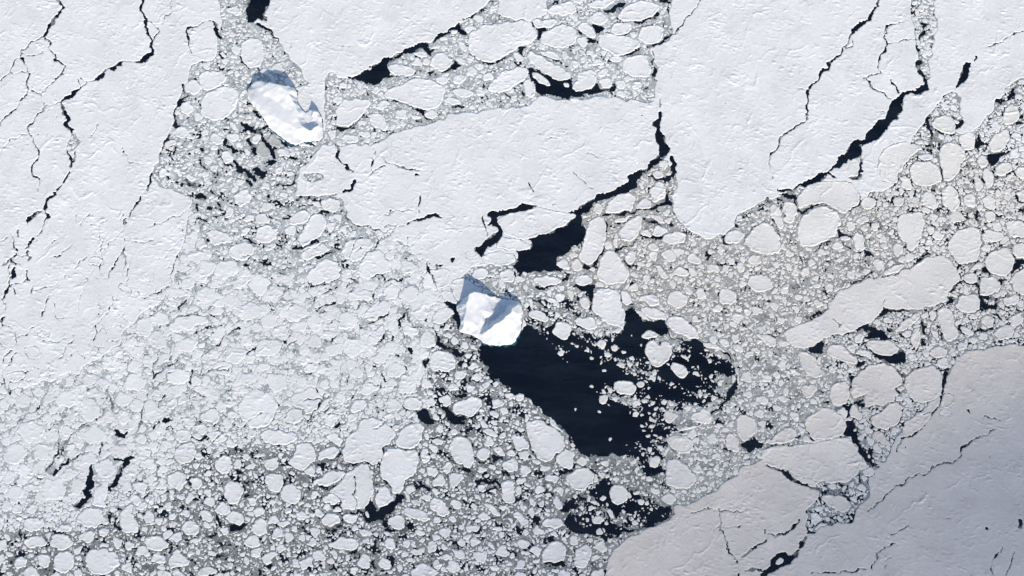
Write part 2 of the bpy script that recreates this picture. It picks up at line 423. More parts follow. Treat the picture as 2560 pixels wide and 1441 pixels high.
w 50,625 85,600 95,640 80,640
w 60,690 100,690 100,720 80,710
l 1070,520,14 1065,570,12 1080,610,3
l 1045,380,4 1060,420,3 1060,480,5
w 1110,830 1135,850 1130,890 1105,930 1110,980 1140,1010 1155,1100 1180,1130 1140,1190 1100,1230 1030,1260 960,1350 950,1390 900,1440 840,1480 700,1480 600,1540 560,1520 720,1440 790,1410 850,1370 890,1300 970,1270 1025,1240 1030,1210 1105,1175 1100,1130 1085,1070 1070,1000 1080,970 1050,945 1060,900 1100,880
l 1200,1190,12 1215,1240,12 1205,1310,12 1150,1350,14 1080,1350,8 1020,1320,6
w 980,670 1020,645 1030,660 990,680
l 1140,190,3 1135,260,3
l 230,420,3 340,460,9
l 1115,740,2 1110,800,4
l 460,1290,2.2 520,1350,2 600,1420,2
l 565,1150,2 650,1180,2
l 260,1030,2 340,1035,2
l 130,1380,3 150,1440,3
f 215,290 240,240 330,200 400,180 470,220 490,280 470,330 380,360 280,350 220,330
f 480,210 540,160 600,200 640,280 560,280
f 570,140 620,90 690,95 720,140 690,180 620,190
f 640,260 700,245 860,280 940,290 965,330 920,380 820,420 760,410 650,350 660,300
f 740,210 780,170 870,165 910,200 870,250 800,265 750,245
f 780,140 830,60 920,10 1060,10 1110,60 1070,110 1000,150 870,165
f 970,200 1130,185 1140,260 1080,340 1000,330 940,280 960,220
f 830,440 1010,405 1030,480 1040,570 960,580 880,570 820,530
f 500,530 620,520 640,600 600,660 500,690 440,660 490,600
f 660,580 760,595 740,665 690,660 650,630
f 110,390 180,390 280,470 380,500 440,560 430,600 350,605 300,590 210,520 120,450
f 200,380 300,380 360,430 340,455 240,420
f 90,600 130,590 170,650 165,740 120,730 90,670
f 150,545 200,550 290,620 280,650 210,620 160,580
f 385,630 415,625 430,645 400,655
f 730,420 800,415 830,440 800,470 740,460
f 590,470 640,440 690,460 680,490 620,500
f 640,540 700,500 730,530 700,570 650,570
f 490,290 530,270 570,320 540,355 495,340
f 440,460 490,450 520,490 490,520 450,490
f 190,330 215,315 245,345 230,375 200,365
f 1095,1240 1110,1205 1160,1200 1172,1240 1140,1285
f 1060,1290 1100,1275 1150,1310 1110,1340 1060,1330
f 1155,1300 1185,1295 1190,1315 1160,1318
f 1010,1300 1045,1295 1045,1318 1015,1318
f 140,145 230,150 330,150 350,175 270,210 200,215 165,190
f 270,60 350,30 470,10 500,80 440,115 350,115 260,90
f 560,20 660,0 780,0 720,50 650,70 590,50
f 770,600 850,600 850,670 790,670
f 780,680 850,690 850,730 800,730
f 900,610 980,620 960,670 890,670
f 360,0 470,-40 540,-20 520,30 470,5
f 10,395 50,390 100,440 60,470 20,450
T D
l 860,-60,4 835,0,5 820,50,6 770,110,7 755,155,6 690,180,6 640,240,9 620,270,4 600,310,3 570,350,3 550,400,3 520,425,5 470,460,7 440,510,8 400,545,9 380,600,6 350,625,5 300,655,8 298,720,6 290,800,6 300,885,4 250,930,4 170,980,4 95,1030,4 80,1090,4 30,1160,4 5,1200,3 20,1260,2 35,1340,2
l 640,280,2 630,340,3 580,360,3
l 295,655,2 230,670,2
l 1020,165,3 960,180,2.2 890,195,4 880,250,4 865,285,3 905,330,4 870,390,6 825,465,5 840,520,3 855,550,3 720,580,3
l 740,590,4 755,620,5 820,680,4 915,740,3
l 905,325,2 950,305,2 1090,295,2
l 930,590,2 960,665,6 980,690,7
w 1190,580 1205,660 1170,700 1080,720 1070,700 1020,720 1010,790 990,850 980,900 940,900 900,945 870,1000 800,1060 720,1080 695,1110 700,1180 600,1190 580,1230 520,1260 440,1290 430,1340 310,1410 210,1395 290,1360 360,1320 430,1290 500,1230 520,1190 600,1130 610,1080 650,1050 710,1040 790,950 810,910 890,880 920,760 990,700 1060,690 1140,650 1170,640
l 690,1180,5 690,1240,7 695,1320,8 660,1340,7 600,1330,3
l 450,1300,8 500,1330,6
l 80,1430,12 140,1435,6 190,1430,4 250,1390,6
l 1170,190,12 1190,185,5
l 1175,240,9 1135,290,9
l 1110,350,6 1130,430,4
l 1130,470,9 1130,510,8 1150,560,9 1180,610,10
w 1480,465 1525,475 1505,530 1510,560 1480,610 1440,655 1410,640 1450,560
l 1560,430,6 1540,455,3
l 1660,350,3 1720,330,3 1820,260,2 1910,240,3 2000,210,3
w 1780,770 1800,700 1860,630 1840,700 1860,765 1840,760 1830,700 1810,770
l 1770,770,2 1700,830,2
w 1350,870 1400,880 1485,915 1460,950 1420,970 1400,1000 1410,940
f 1385,893 1440,915 1412,932
l 1220,870,4 1190,900,9 1190,940,12 1220,980,9 1235,1040,7 1210,1090,8 1180,1110,4
l 1215,1130,8 1225,1135,6
l 1280,1110,10 1280,1130,8 1300,1060,2
w 1540,1060 1575,1000 1590,1060 1650,1080 1640,1060 1660,1070 1590,1100 1585,1140 1560,1110
w 1640,1180 1700,1150 1770,1130 1780,1160 1730,1200 1700,1250 1670,1240
l 1275,1180,2 1300,1300,5 1315,1360,9
l 1880,880,10 1910,880,8
l 1870,930,9 1900,930,7
l 1570,1310,2 1610,1370,2
l 1700,1330,2 1780,1320,2 1840,1280,3
f 595,1240 625,1190 668,1182 683,1250 680,1328 620,1325 602,1300
f 1060,1250 1110,1210 1240,1215 1280,1260 1310,1360 1250,1390 1130,1400 1070,1330
f 1120,1165 1190,1150 1250,1175 1220,1205 1150,1195
f 1280,1160 1290,1110 1340,1060 1440,1090 1490,1150 1440,1260 1390,1340 1330,1370 1310,1300
f 1215,930 1270,870 1345,860 1390,900 1410,950 1400,1010 1290,990
f 1650,1060 1720,990 1800,960 1810,1050 1760,1120 1680,1150
f 1690,1270 1750,1220 1820,1220 1830,1280 1780,1320 1700,1310
f 1600,1270 1650,1255 1690,1290 1690,1400 1630,1410
f 1540,1300 1570,1290 1610,1370 1600,1430 1550,1430
f 1560,1180 1620,1160 1660,1240 1580,1260
f 1760,820 1850,770 1890,880 1850,930 1760,940
f 880,1100 1060,1060 1170,1110 1090,1150 1040,1220 980,1290 960,1390 840,1350 820,1200
f 1420,1010 1540,980 1560,1110 1500,1150 1440,1085
T E
l 400,15,10 370,65,10 340,120,10
l 345,140,4 370,190,4 320,250,2 300,300,5 285,320,3
l 310,140,4 230,185,6 215,220,8 200,240,2
l 250,350,8 235,380,6 205,410,4 175,430,3
l 75,310,2 100,350,4 110,420,4 130,440,3
l 135,290,4 130,330,3
l 130,470,4 85,495,6 90,530,7 120,555,5
l 210,440,5 235,490,4 215,520,3
l 105,590,9 105,630,8 85,655,3 60,710,5 30,780,6 15,800,3 40,880,2
l 65,550,3 70,640,3
l 205,580,3 210,670,5
l 250,710,4 230,750,4
l 115,720,3 110,770,2
l 20,950,4 15,1000,3
l 1045,40,5 1025,90,5 985,140,5 975,175,4
l 945,205,5 930,240,4
l 720,430,2.2 715,455,2
l 480,650,2 490,620,2.2
l 360,785,3 350,840,3 325,900,3 310,940,2
l 80,1190,4 30,1230,5 20,1275,3
l 130,1040,2 125,1150,2
l 1270,710,3 1200,750,2 1060,800,2
l 1400,820,4 1340,870,5
l 1250,850,2 1170,870,3
l 1590,860,5 1555,885,3
l 1250,1010,2 1270,960,2 1380,935,3 1500,920,2 1560,940,3 1575,980,3
l 1700,1070,4 1750,1040,10 1800,1025,7
l 1670,1000,3 1560,1020,3 1440,1070,3
l 1200,1200,4 1160,1290,4 1150,1390,4
l 1370,1220,3 1310,1280,5 1210,1340,5 1150,1390,8
l 1430,1330,3 1435,1400,5 1430,1440,5
l 1921,1160,6 1850,1220,4
l 1840,350,8 1880,370,6 1921,390,6
w 1465,10 1540,20 1545,75 1500,60 1460,55
l 1580,0,6 1640,40,4 1710,55,3
l 1570,120,10 1585,122,8
l 1490,100,7 1480,140,5
l 1660,185,6 1560,190,3 1480,210,4 1465,250,4
l 1640,70,4 1655,110,4
l 1770,515,4 1840,525,5 1890,490,3
l 560,570,2 640,490,2
f 85,500 130,475 180,500 160,540 110,540
f 0,1000 60,1000 120,1050 120,1140 70,1170 0,1160
f 170,1180 250,1155 310,1200 310,1240 230,1260
f 270,1070 320,1035 380,1070 310,1100
f 40,1380 100,1340 190,1345 170,1420 80,1430
f 1060,1260 1100,1215 1150,1260 1150,1340 1100,1320
f 1290,1310 1420,1330 1420,1440 1250,1440 1250,1370
f 1250,1010 1280,960 1400,935 1540,925 1570,970 1480,1010 1370,1050 1270,1040
f 1330,880 1450,845 1500,870 1480,910 1330,920
f 650,510 720,470 800,540 680,555
f 1700,460 1760,390 1880,375 1910,430 1880,490 1790,520
f 1550,900 1650,855 1690,920 1570,930
f 1580,1300 1680,1270 1750,1290 1740,1370 1620,1370
f 1250,720 1330,720 1420,760 1350,800 1250,770
f 880,690 960,700 1000,770 930,760
f 1180,1240 1300,1190 1340,1220 1270,1290 1180,1300
T F
l 85,30,8 95,40,6
l 150,70,9 200,100,7 250,125,5
l 305,60,6 360,50,5 450,35,3 600,20,3
l 490,145,6 540,165,7
l 300,110,4 400,100,4 430,100,5
l 660,130,4 680,190,5 740,245,5 850,270,4 940,300,3 1000,310,2
l 1130,240,5 1200,210,4 1300,190,8 1350,170,8 1400,200,2
l 1232,20,2 1230,50,7 1228,80,6 1227,110,2
l 1225,130,3 1225,145,5
w 1730,160 1760,140 1840,145 1920,125 1990,100 2060,95 2135,105 2060,125 1960,150 1920,165 1830,170 1800,200 1830,240 1860,290 1850,340 1790,390 1720,430 1690,490 1665,470 1620,430 1700,390 1750,340 1810,300 1790,255 1730,250 1760,230 1770,200
l 1700,180,4 1700,230,4 1730,270,3 1725,330,3
l 1470,510,11 1485,505,8
l 1350,560,3 1390,545,4
l 270,425,4 310,410,9
l 360,415,8 410,390,8 460,370,6
l 460,500,10 500,480,9 570,450,6 600,465,3
l 390,555,4 420,540,3
l 320,320,3 310,380,4
l 530,295,4 480,340,3
l 700,350,4 780,345,5 840,340,4
l 175,605,5 220,620,3 260,635,3
l 180,710,5 210,710,6
l 770,580,6 840,590,5
l 680,665,4 730,650,6 755,690,4
l 400,705,4 470,705,4 560,680,3 640,650,3 640,560,2
l 380,805,4 435,810,5 440,790,4
l 500,770,3 600,715,3
l 680,720,4 690,700,3
l 700,755,4 740,740,3
l 870,640,2 905,620,5 940,630,5 970,670,4 1080,665,4 1150,635,3
l 925,650,2 910,730,3 880,740,3 875,800,3 960,810,2
l 640,870,2 760,880,3 775,835,3 860,830,4 880,800,3
l 1085,730,3 1080,800,3
l 800,990,2 870,995,4 930,950,5 1000,905,5
l 1140,870,5 1110,930,5 1080,970,7 1070,1030,5
l 1030,1080,4 1020,1110,4
l 500,1120,2 560,1120,4 610,1080,2
l 590,830,6 500,860,5 460,890,4 520,910,2
l 535,990,4 560,970,3
l 960,1070,5 940,1120,5 880,1140,3
l 1110,1080,3 1105,1120,3
l 1270,960,7 1275,950,5
l 1320,1020,6 1340,1080,7 1380,1150,14 1440,1180,14 1500,1210,16 1560,1210,10
l 1150,1180,9 1170,1210,9
l 1050,1220,8 1060,1225,8
l 1280,1260,8 1270,1300,8
l 1430,830,8 1470,850,14 1510,860,10 1500,880,8 1510,930,9 1525,1010,6
l 475,1290,5 480,1300,4
l 420,1365,5 370,1380,3
l 950,1370,5 970,1420,7
l 690,1320,2 700,1380,2
l 1125,1320,6 1130,1335,5
l 880,1320,6 895,1322,6
l 150,1105,3 220,1130,6
f 240,220 300,150 380,140 420,170 380,230 280,260
f 320,310 420,170 500,165 550,240 480,330 400,385 330,420
f 490,70 560,40 630,70 630,130 560,155 500,120
f 0,280 60,250 150,270 180,310 140,370 0,380
f 0,170 60,160 110,200 80,240 0,230
f 340,470 370,410 470,380 550,410 550,440 440,490 360,515
f 370,650 440,540 550,500 630,540 635,640 520,690 400,700
f 170,900 200,850 330,840 400,890 370,950 280,985 200,950
f 650,400 720,355 850,350 890,380 830,450 740,540 650,480
f 770,530 860,440 940,440 1030,580 940,620 860,650 780,640
f 1070,540 1140,500 1210,540 1210,590 1140,620 1090,590
f 680,760 740,740 860,740 870,800 780,830 690,800
f 880,740 1070,680 1080,790 960,805
f 610,930 700,890 770,940 740,1010 660,1040 620,1010
f 800,950 880,820 1000,820 1020,880 930,945 860,990
f 440,800 500,790 540,830 500,860 420,870
f 850,1080 950,980 970,1060 930,1130 850,1130
f 1090,1010 1200,1000 1220,1050 1170,1090 1110,1070
f 1240,690 1270,600 1400,560 1470,600 1460,680 1380,740 1260,710
f 1560,450 1640,440 1680,480 1620,510 1570,495
f 1610,640 1640,570 1720,570 1750,610 1700,660
f 1820,630 1850,585 1920,580 1940,640 1920,680 1860,680
f 1230,1060 1290,1040 1340,1090 1350,1150 1260,1180 1230,1130
f 1290,1260 1340,1200 1460,1200 1500,1270 1480,1340 1350,1350 1300,1310
f 1535,1150 1570,1120 1600,1150 1580,1185
f 1385,770 1400,750 1440,745 1490,770 1505,840 1460,830 1420,800
f 350,1290 410,1270 470,1310 440,1350 370,1365
f 0,1130 60,1100 180,1120 210,1180 120,1230 0,1240
f 270,1060 340,1050 380,1100 340,1150 290,1140
f 120,1030 170,1000 250,1020 220,1080 130,1080
f 390,1090 460,1070 500,1110 480,1170 400,1160
f 500,1060 550,1030 610,1060 560,1110
f 510,1150 600,1130 660,1160 640,1230 540,1220
f 980,1310 1060,1280 1120,1310 1110,1380 1000,1400
f 0,1300 80,1280 110,1310 60,1350 0,1350
f 1460,670 1530,640 1610,680 1720,760 1640,780 1500,830 1480,760
T G
w 345,140 465,150 480,130 540,90 610,40 640,20 720,10 770,0 850,0 780,30 700,60 640,60 610,110 560,150 520,200 530,250 570,280 545,350 510,390 450,430 380,470 320,520 350,570 420,600 250,600 130,600 100,640 0,570 40,530 45,480 20,440 80,450 145,410 150,375 110,370 175,330 220,325 330,290 400,240 480,180
l 690,170,6 780,175,6 860,160,9 930,140,7 1060,120,9 1110,100,9 1170,90,14 1170,50,12 1160,0,10
l 780,230,6 850,225,5 910,190,3
w 980,190 1020,195 1080,230 1140,250 1060,250 1010,220 980,225
w 1185,220 1220,230 1220,270 1180,260
l 960,310,5 980,340,7 1060,350,9 1140,345,8 1170,330,4
l 1300,310,5 1320,350,4
l 1580,340,5 1590,380,6 1640,395,6
w 1665,270 1665,220 1690,240 1720,270
l 690,410,12 650,470,14 625,540,12 600,580,8 540,560,9
l 880,550,8 850,520,4
l 700,240,8 710,300,4
l 770,430,8 820,430,6 900,400,3 940,350,4
w 440,700 620,690 630,720 610,760 600,840 580,850 575,780 530,740 460,730
l 180,710,5 240,730,8 290,710,6 350,680,8 420,640,6
l 810,760,4 820,820,4 850,850,6
f 580,230 620,180 680,185 700,260 705,350 680,430 640,490 590,555 540,540 500,500 500,460 530,390 560,310
f 640,600 660,520 690,450 760,435 800,480 850,550 880,620 850,670 770,700 680,690 640,640
f 600,860 615,740 700,715 800,740 820,850 850,910 840,1030 760,1000 680,970 610,900
f 700,155 710,90 760,50 830,10 920,10 920,130 820,150 740,165
f 920,130 960,60 1010,40 1060,110 990,130
f 1040,30 1030,0 1080,-80 1150,-60 1150,0 1140,50 1060,85
f 800,310 830,250 900,200 970,170 975,250 940,330 870,385 820,360
f 1060,260 1110,250 1170,290 1130,330 1060,340
f 960,310 1010,270 1050,310 1050,350 990,330
f 1125,365 1170,310 1240,290 1300,320 1300,370 1230,390 1140,390
f 1010,400 1050,370 1120,410 1080,450 1030,430
f 1110,450 1200,430 1240,480 1220,540 1160,520
f 850,480 890,435 940,450 920,520 890,545 860,520
f 1310,480 1360,455 1410,500 1410,540 1330,530
f 1450,560 1510,525 1565,590 1530,605 1460,595
f 1590,330 1640,295 1700,290 1750,320 1700,380 1610,390
f 1760,650 1830,610 1921,630 1960,690 1921,740 1850,745 1770,720
f 1550,790 1570,710 1640,720 1680,770 1680,830 1620,855 1560,830
f 1165,800 1190,745 1260,740 1330,800 1310,860 1240,875 1170,840
f 930,790 1030,755 1110,810 1100,870 1010,840
f 950,860 1020,855 1110,890 1160,930 1150,960 1060,950 980,910
f 1150,990 1190,925 1290,945 1400,1050 1410,1110 1310,1090 1200,1040
f 815,745 860,745 910,830 860,850 820,820
f 1000,1160 1020,1125 1050,1115 1090,1130 1110,1155 1140,1122 1175,1125 1200,1160 1195,1220 1150,1290 1100,1320 1040,1290 1005,1230
f 1185,1310 1205,1272 1310,1320 1325,1360 1280,1410 1220,1360
f 960,1080 1020,1035 1090,1060 1100,1090 1000,1105
f 300,1040 350,975 420,980 450,1030 430,1090 370,1105 310,1080
f 465,980 500,940 590,935 640,980 630,1030 560,1030 490,1010
f 130,910 190,880 270,930 270,970 210,970 140,940
f 630,1130 680,1105 720,1140 690,1180 640,1165
f 740,1160 780,1140 800,1180 760,1195
f 770,1290 810,1265 850,1290 830,1325
f 150,665 200,630 300,630 370,660 350,690 270,700 230,720
f 460,680 500,625 570,620 610,660 590,690 500,700
f 320,540 380,500 430,530 430,590 370,580
f 440,580 470,490 510,520 530,570 490,595
f 490,820 520,780 570,800 590,880 530,880
f 410,740 440,730 470,790 440,830
f 250,800 300,790 370,850 330,870
f 750,220 830,190 910,170 880,210 800,235
f 1020,170 1100,170 1140,210 1150,245 1080,220
f 330,1200 370,1180 400,1210 370,1235
f 1140,210 1180,180 1210,200 1170,255
f 620,680 680,670 690,710 640,715
f 840,720 880,670 890,700 860,730
f 75,610 95,595 115,610 95,630
f 250,610 290,595 310,615 270,630
f 760,320 790,310 800,410 760,425
f 700,380 740,370 745,420 700,425
f 870,400 950,380 930,415 870,420
f 610,110 650,70 690,110 670,170 620,160
f 1180,680 1210,660 1235,690 1210,725
f 1070,560 1110,550 1170,630 1140,660 1090,600
f 1210,580 1270,560 1335,610 1300,640 1220,620
f 1680,540 1730,530 1750,590 1700,615
f 1640,1140 1700,1140 1750,1190 1700,1220
f 1470,1090 1510,1065 1545,1110 1530,1150 1490,1140
f 1550,1100 1580,1085 1630,1150 1600,1175
f 1825,1060 1921,1065 1990,1110 1980,1160 1921,1160 1860,1110
f 580,580 610,555 625,580 600,605
f 810,1200 840,1190 855,1210 830,1220
f 580,1240 600,1225 615,1250 595,1265
f 670,1340 700,1330 705,1350 680,1355
f 850,1360 870,1350 875,1370
f 410,680 430,665 440,690 420,700
T H
w 60,30 150,10 215,20 215,80 190,60 140,40
l 190,60,7 200,110,5
l 0,65,10 20,70,9
w 80,100 105,95 105,130 90,125
l 225,140,9 250,160,12 300,120,7 380,95,5 470,105,3 530,160,2
l 30,210,4 60,270,5 95,350,3
l 690,20,4 695,90,6 620,150,4 560,170,3
w 520,250 540,290 600,330 640,320 610,345 540,340 500,365 525,300
w 540,350 580,400 650,440 620,440 560,400
l 350,440,5 420,380,6 480,370,4
w 710,450 740,450 830,470 780,475 740,490
l 820,220,4 850,280,5
w 1145,490 1190,450 1225,455 1180,480 1150,495
l 1125,500,3 1090,560,3 950,620,3 860,640,3
l 700,290,2 740,420,3
l 980,330,3 1060,440,2
w 1545,140 1580,180 1580,240 1560,220
l 1560,60,5 1565,75,4
l 1440,40,5 1430,100,5
l 1480,170,4 1480,220,3
l 1890,150,8 1920,120,7
l 1230,340,8 1240,350,6
l 1820,400,3 1840,470,3 1860,510,8
w 1840,510 1920,505 1980,510 1980,540 1920,540 1880,560 1840,620 1810,635 1830,580 1850,540
l 1600,575,6 1640,590,10 1680,610,7
l 1430,550,3 1500,540,4 1590,510,3
l 1720,680,8 1780,660,8
l 1740,410,7 1770,400,5
l 1360,750,12 1400,730,10 1440,680,10 1470,670,5 1560,700,8 1580,740,6 1590,790,8 1610,850,16 1640,870,9 1700,870,12 1720,850,8
l 1600,785,10 1700,790,8 1710,820,6
w 1330,840 1360,790 1400,820 1380,840
w 790,970 830,910 870,870 920,885 1010,885 1080,880 1060,895 920,910 840,930 810,960
l 1100,880,2 1260,870,3
w 640,1040 740,990 770,1000 830,1030 880,1060 920,1090 940,1110 900,1110 830,1080 760,1110 720,1100 750,1060 720,1030 670,1050
w 880,1030 940,1010 940,1050 900,1050
l 560,1080,4 640,1060,6
l 1000,1080,8 1060,1080,6
w 740,1160 790,1200 850,1230 920,1230 980,1190 1030,1190 1040,1280 980,1290 860,1280 800,1240
w 290,1190 410,1110 420,1150 400,1180 430,1210 380,1230 330,1210
w 640,1310 670,1260 720,1270 730,1310 680,1330
l 630,1420,9 640,1390,8
l 970,1340,6 1010,1380,12
l 1330,1360,10 1320,1430,9
l 280,960,3 340,930,6 400,900,8 430,890,4
l 240,890,5 250,895,4
l 0,1070,8 40,1090,14
l 475,940,2 540,990,3 530,1020,3
l 890,800,2 860,860,3
w 1140,1100 1200,1130 1200,1160 1160,1160
l 1150,990,8 1180,1070,8 1200,1110,6
l 1270,1010,6 1300,1090,5 1310,1120,5
l 1440,1030,10 1470,1060,7
l 1700,920,9 1740,950,8
l 1620,1035,7 1670,1030,8
w 1720,1100 1780,1110 1770,1145 1730,1130
l 640,690,5 780,610,7
l 520,760,4 480,800,5
l 650,1220,5 760,1250,5
f 110,1090 150,1020 280,980 460,890 450,830 520,750 640,700 780,640 960,610 1090,570 1150,500 1250,485 1340,480 1400,550 1435,600 1440,660 1380,720 1350,760 1330,830 1180,870 1080,878 900,878 860,868 800,960 740,990 640,1040 540,1080 530,1060 440,1090 300,1180 200,1170
f 1340,400 1400,300 1480,270 1560,260 1600,300 1590,500 1500,540 1420,550 1390,490
f 960,210 1010,170 1080,145 1150,155 1180,210 1150,330 1110,430 1060,440 980,340
f 215,330 225,240 290,150 370,110 460,115 530,170 540,230 520,300 480,350 350,400 240,410
f 240,0 330,-70 600,-90 680,0 690,60 650,120 550,160 480,100 380,85 300,100 230,130 215,60
f 1620,540 1640,470 1730,420 1810,430 1850,520 1800,630 1720,620 1650,600
f 1590,640 1700,640 1740,690 1720,760 1640,780 1580,760
f 1410,830 1440,770 1560,760 1590,830 1580,900 1480,905 1420,890
f 1260,900 1320,860 1380,900 1400,980 1430,1060 1400,1120 1340,1130 1290,1000
f 740,1120 850,1105 920,1120 970,1160 990,1190 900,1235 800,1210 740,1160
f 640,1200 700,1170 780,1220 780,1255 690,1230
f 420,1180 500,1140 570,1160 590,1200 680,1250 660,1300 520,1260 450,1220
f 220,1200 300,1200 380,1290 410,1370 370,1400 290,1360 240,1290
f 640,330 680,300 720,350 740,430 700,450 650,420
f 930,450 960,370 1000,380 1020,440 970,500
f 535,345 570,330 620,345 570,370
f 470,410 510,370 560,390 560,430 510,435
f 945,1050 980,990 1060,940 1130,900 1140,940 1090,990 990,1060
f 1060,1100 1130,990 1145,1080 1120,1180 1090,1180
f 1220,1010 1260,1050 1290,1120 1260,1110 1230,1050
f 1590,940 1640,920 1700,960 1680,1020 1620,1010
f 1680,1050 1800,990 1840,1020 1830,1080 1790,1110 1720,1100
f 1430,1010 1500,1020 1550,1070 1480,1070
f 1560,1100 1600,1060 1650,1060 1650,1110
f 1600,60 1640,25 1700,60 1710,130 1640,140
f 1620,150 1700,150 1690,220 1640,230
f 1290,0 1350,-60 1430,0 1430,100 1400,160 1320,120
f 850,90 880,65 915,85 900,110 870,115
f 930,80 980,30 1020,40 1020,90 960,125
f 700,100 710,50 780,40 820,80 790,120 730,130
f 660,190 730,180 760,210 700,250 650,230
f 880,300 920,280 955,300 930,320
f 1180,260 1230,260 1260,300 1210,330
f 1180,400 1200,340 1260,400
f 1800,660 1921,560 1990,600 1990,760 1921,780 1850,740
f 1820,400 1921,380 1980,480 1880,505 1840,460
f 1510,580 1560,530 1600,530 1600,580 1540,590
f 1460,620 1560,610 1580,650 1560,690 1480,670
f 1200,890 1260,880 1250,960 1210,950
f 20,100 60,90 100,150 120,250 100,280 40,240 15,170
f 115,90 150,50 200,100 225,170 180,230 130,230 110,150
f 1140,130 1180,110 1220,140 1200,165 1150,160
f 1470,20 1530,10 1560,80 1540,130 1480,100
f 1600,300 1700,280 1780,330 1700,380 1620,380
f 1780,230 1860,200 1960,260 1960,340 1830,350 1790,290
f 1760,800 1860,760 1890,830 1820,860 1760,840
f 1450,950 1500,930 1520,980 1470,990
f 1740,350 1800,330 1815,380 1750,390
f 1420,1150 1480,1100 1500,1110 1470,1190 1425,1190
f 1210,1180 1290,1150 1350,1190 1330,1240 1260,1250 1210,1220
f 1000,1060 1050,1040 1080,1060 1050,1100
f 860,950 920,930 930,980 880,990
f 640,1100 690,1050 730,1080 710,1130 660,1130
f 300,520 340,500 350,550 310,565
f 320,590 350,590 400,635 340,610
f 330,690 390,685 395,730 340,720
f 250,780 290,765 320,810 270,835
f 90,790 130,790 165,830 120,845
f 180,860 220,850 245,895 200,910
f 430,700 480,690 480,750 430,760
f 780,510 850,510 870,560 820,600
f 580,590 640,600 650,660 600,640
f 720,570 770,580 750,630 710,620
f 870,590 950,540 1020,530 1020,580 930,620 870,640
T I
l 370,5,3 330,100,3 280,180,3 240,215,3 110,310,3 60,390,2
l 475,230,2 440,350,2 450,430,3 410,550,5 370,630,5 350,660,3
l 640,290,3 560,370,3 490,440,3 460,530,4 430,560,3
l 780,200,3 720,280,4
l 1080,140,5 1110,90,4 1135,30,3
w 1200,280 1270,255 1310,265 1250,290 1210,285
w 1435,250 1500,265 1540,280 1500,290
w 1450,60 1510,80 1560,85 1540,100 1470,80
l 1450,400,8 1500,420,9 1550,410,9
l 410,660,10 440,640,8 480,600,8 530,575,8 590,545,6 640,510,2 710,500,2
l 870,570,7 940,570,10 1000,545,9
l 960,580,14 910,640,12 890,690,14 860,730,20 850,760,14 820,800,4
l 700,600,5 680,640,10 670,690,9 680,750,14 650,800,14 660,840,12 620,880,14 600,915,18 550,900,5
w 880,930 930,930 920,960 880,955
l 830,980,8 830,1020,8
l 870,980,6 870,1050,7 890,1100,7
l 730,1080,5 800,1060,5 850,1050,4
l 1110,820,6 1090,850,7
l 1130,770,4 1125,785,4
w 1760,640 1800,640 1830,680 1770,690
l 1720,690,6 1730,690,6
w 1840,800 1900,840 1850,850
w 1700,1050 1760,1060 1860,1040 1840,1090 1740,1110
w 1610,980 1640,990 1650,1050 1620,1040
w 1520,1120 1620,1130 1620,1150 1540,1150
l 1380,1125,6 1490,1130,6
l 880,360,10 920,400,10 950,350,8
l 1160,330,8 1190,300,7
l 1240,340,5 1270,330,6
l 1280,1210,6 1285,1250,6
l 1660,1200,8 1665,1210,8
l 1630,1290,8 1680,1280,8
l 990,1310,8 1000,1315,8
l 1410,1200,6 1415,1215,6
l 160,1100,5 150,1130,5
l 1430,1420,8 1440,1430,8
l 1470,1340,6 1475,1350,6
l 760,450,5 750,540,4
l 200,740,3 260,700,4 330,710,3
f 590,200 620,90 700,110 760,190 740,270 690,290 640,260
f 110,340 180,280 300,290 370,380 280,450 200,430
f 590,580 650,510 740,540 740,590 670,610
f 700,620 750,570 830,560 870,620 860,680 780,700 710,670
f 1010,400 1060,365 1100,410 1090,450 1030,450
f 1105,370 1150,350 1185,380 1170,430 1120,410
f 1500,230 1580,180 1640,200 1645,280 1590,300 1520,270
f 1545,370 1620,350 1700,390 1690,430 1620,450 1560,410
f 1440,370 1480,355 1530,390 1490,420 1450,395
f 1440,30 1510,10 1570,50 1520,80 1460,50
f 1300,530 1350,450 1430,430 1480,480 1460,560 1400,610 1330,580
f 1255,690 1310,650 1390,670 1410,750 1360,800 1290,780 1260,730
f 1420,760 1430,710 1500,710 1520,760 1480,800
f 1620,560 1680,530 1740,570 1750,640 1680,680 1620,640
f 1680,830 1690,760 1750,715 1820,760 1820,840 1780,900 1710,890
f 1480,960 1530,940 1590,970 1590,1040 1530,1030 1490,1000
f 1360,1090 1400,1030 1450,1020 1500,1070 1490,1130 1400,1130
f 1700,990 1730,955 1800,960 1850,1030 1780,1060 1720,1030
f 1345,970 1390,945 1430,975 1390,1005
f 170,1050 220,1000 330,1010 340,1060 250,1120 180,1100
f 180,1190 240,1140 340,1150 360,1200 280,1230 190,1220
f 360,1200 400,1130 500,1130 550,1180 540,1230 420,1250
f 570,1010 640,940 720,920 790,980 820,1040 690,1090 600,1050
f 80,930 130,890 170,920 150,970 100,970
f 410,1090 470,1040 550,1060 530,1110 430,1120
f 580,1130 690,1100 720,1130 690,1190 600,1180
f 740,1110 780,1085 830,1100 800,1145 750,1140
f 1840,870 1900,840 1940,850 1921,910 1870,910
f 1010,920 1070,880 1110,890 1090,950 1030,940
f 1200,830 1240,820 1255,870 1220,890
f 160,770 260,740 300,780 290,830 200,800
f 1070,1170 1150,1130 1260,1180 1250,1250 1130,1250
f 640,1260 760,1230 880,1270 900,1380 750,1440 650,1400
f 1480,1400 1560,1360 1630,1400 1610,1440 1490,1440
f 1550,1260 1600,1240 1630,1280 1570,1300
f 1820,1180 1900,1130 1960,1160 1940,1230 1850,1220
f 700,800 800,720 820,770 790,830 800,930 720,910 690,880
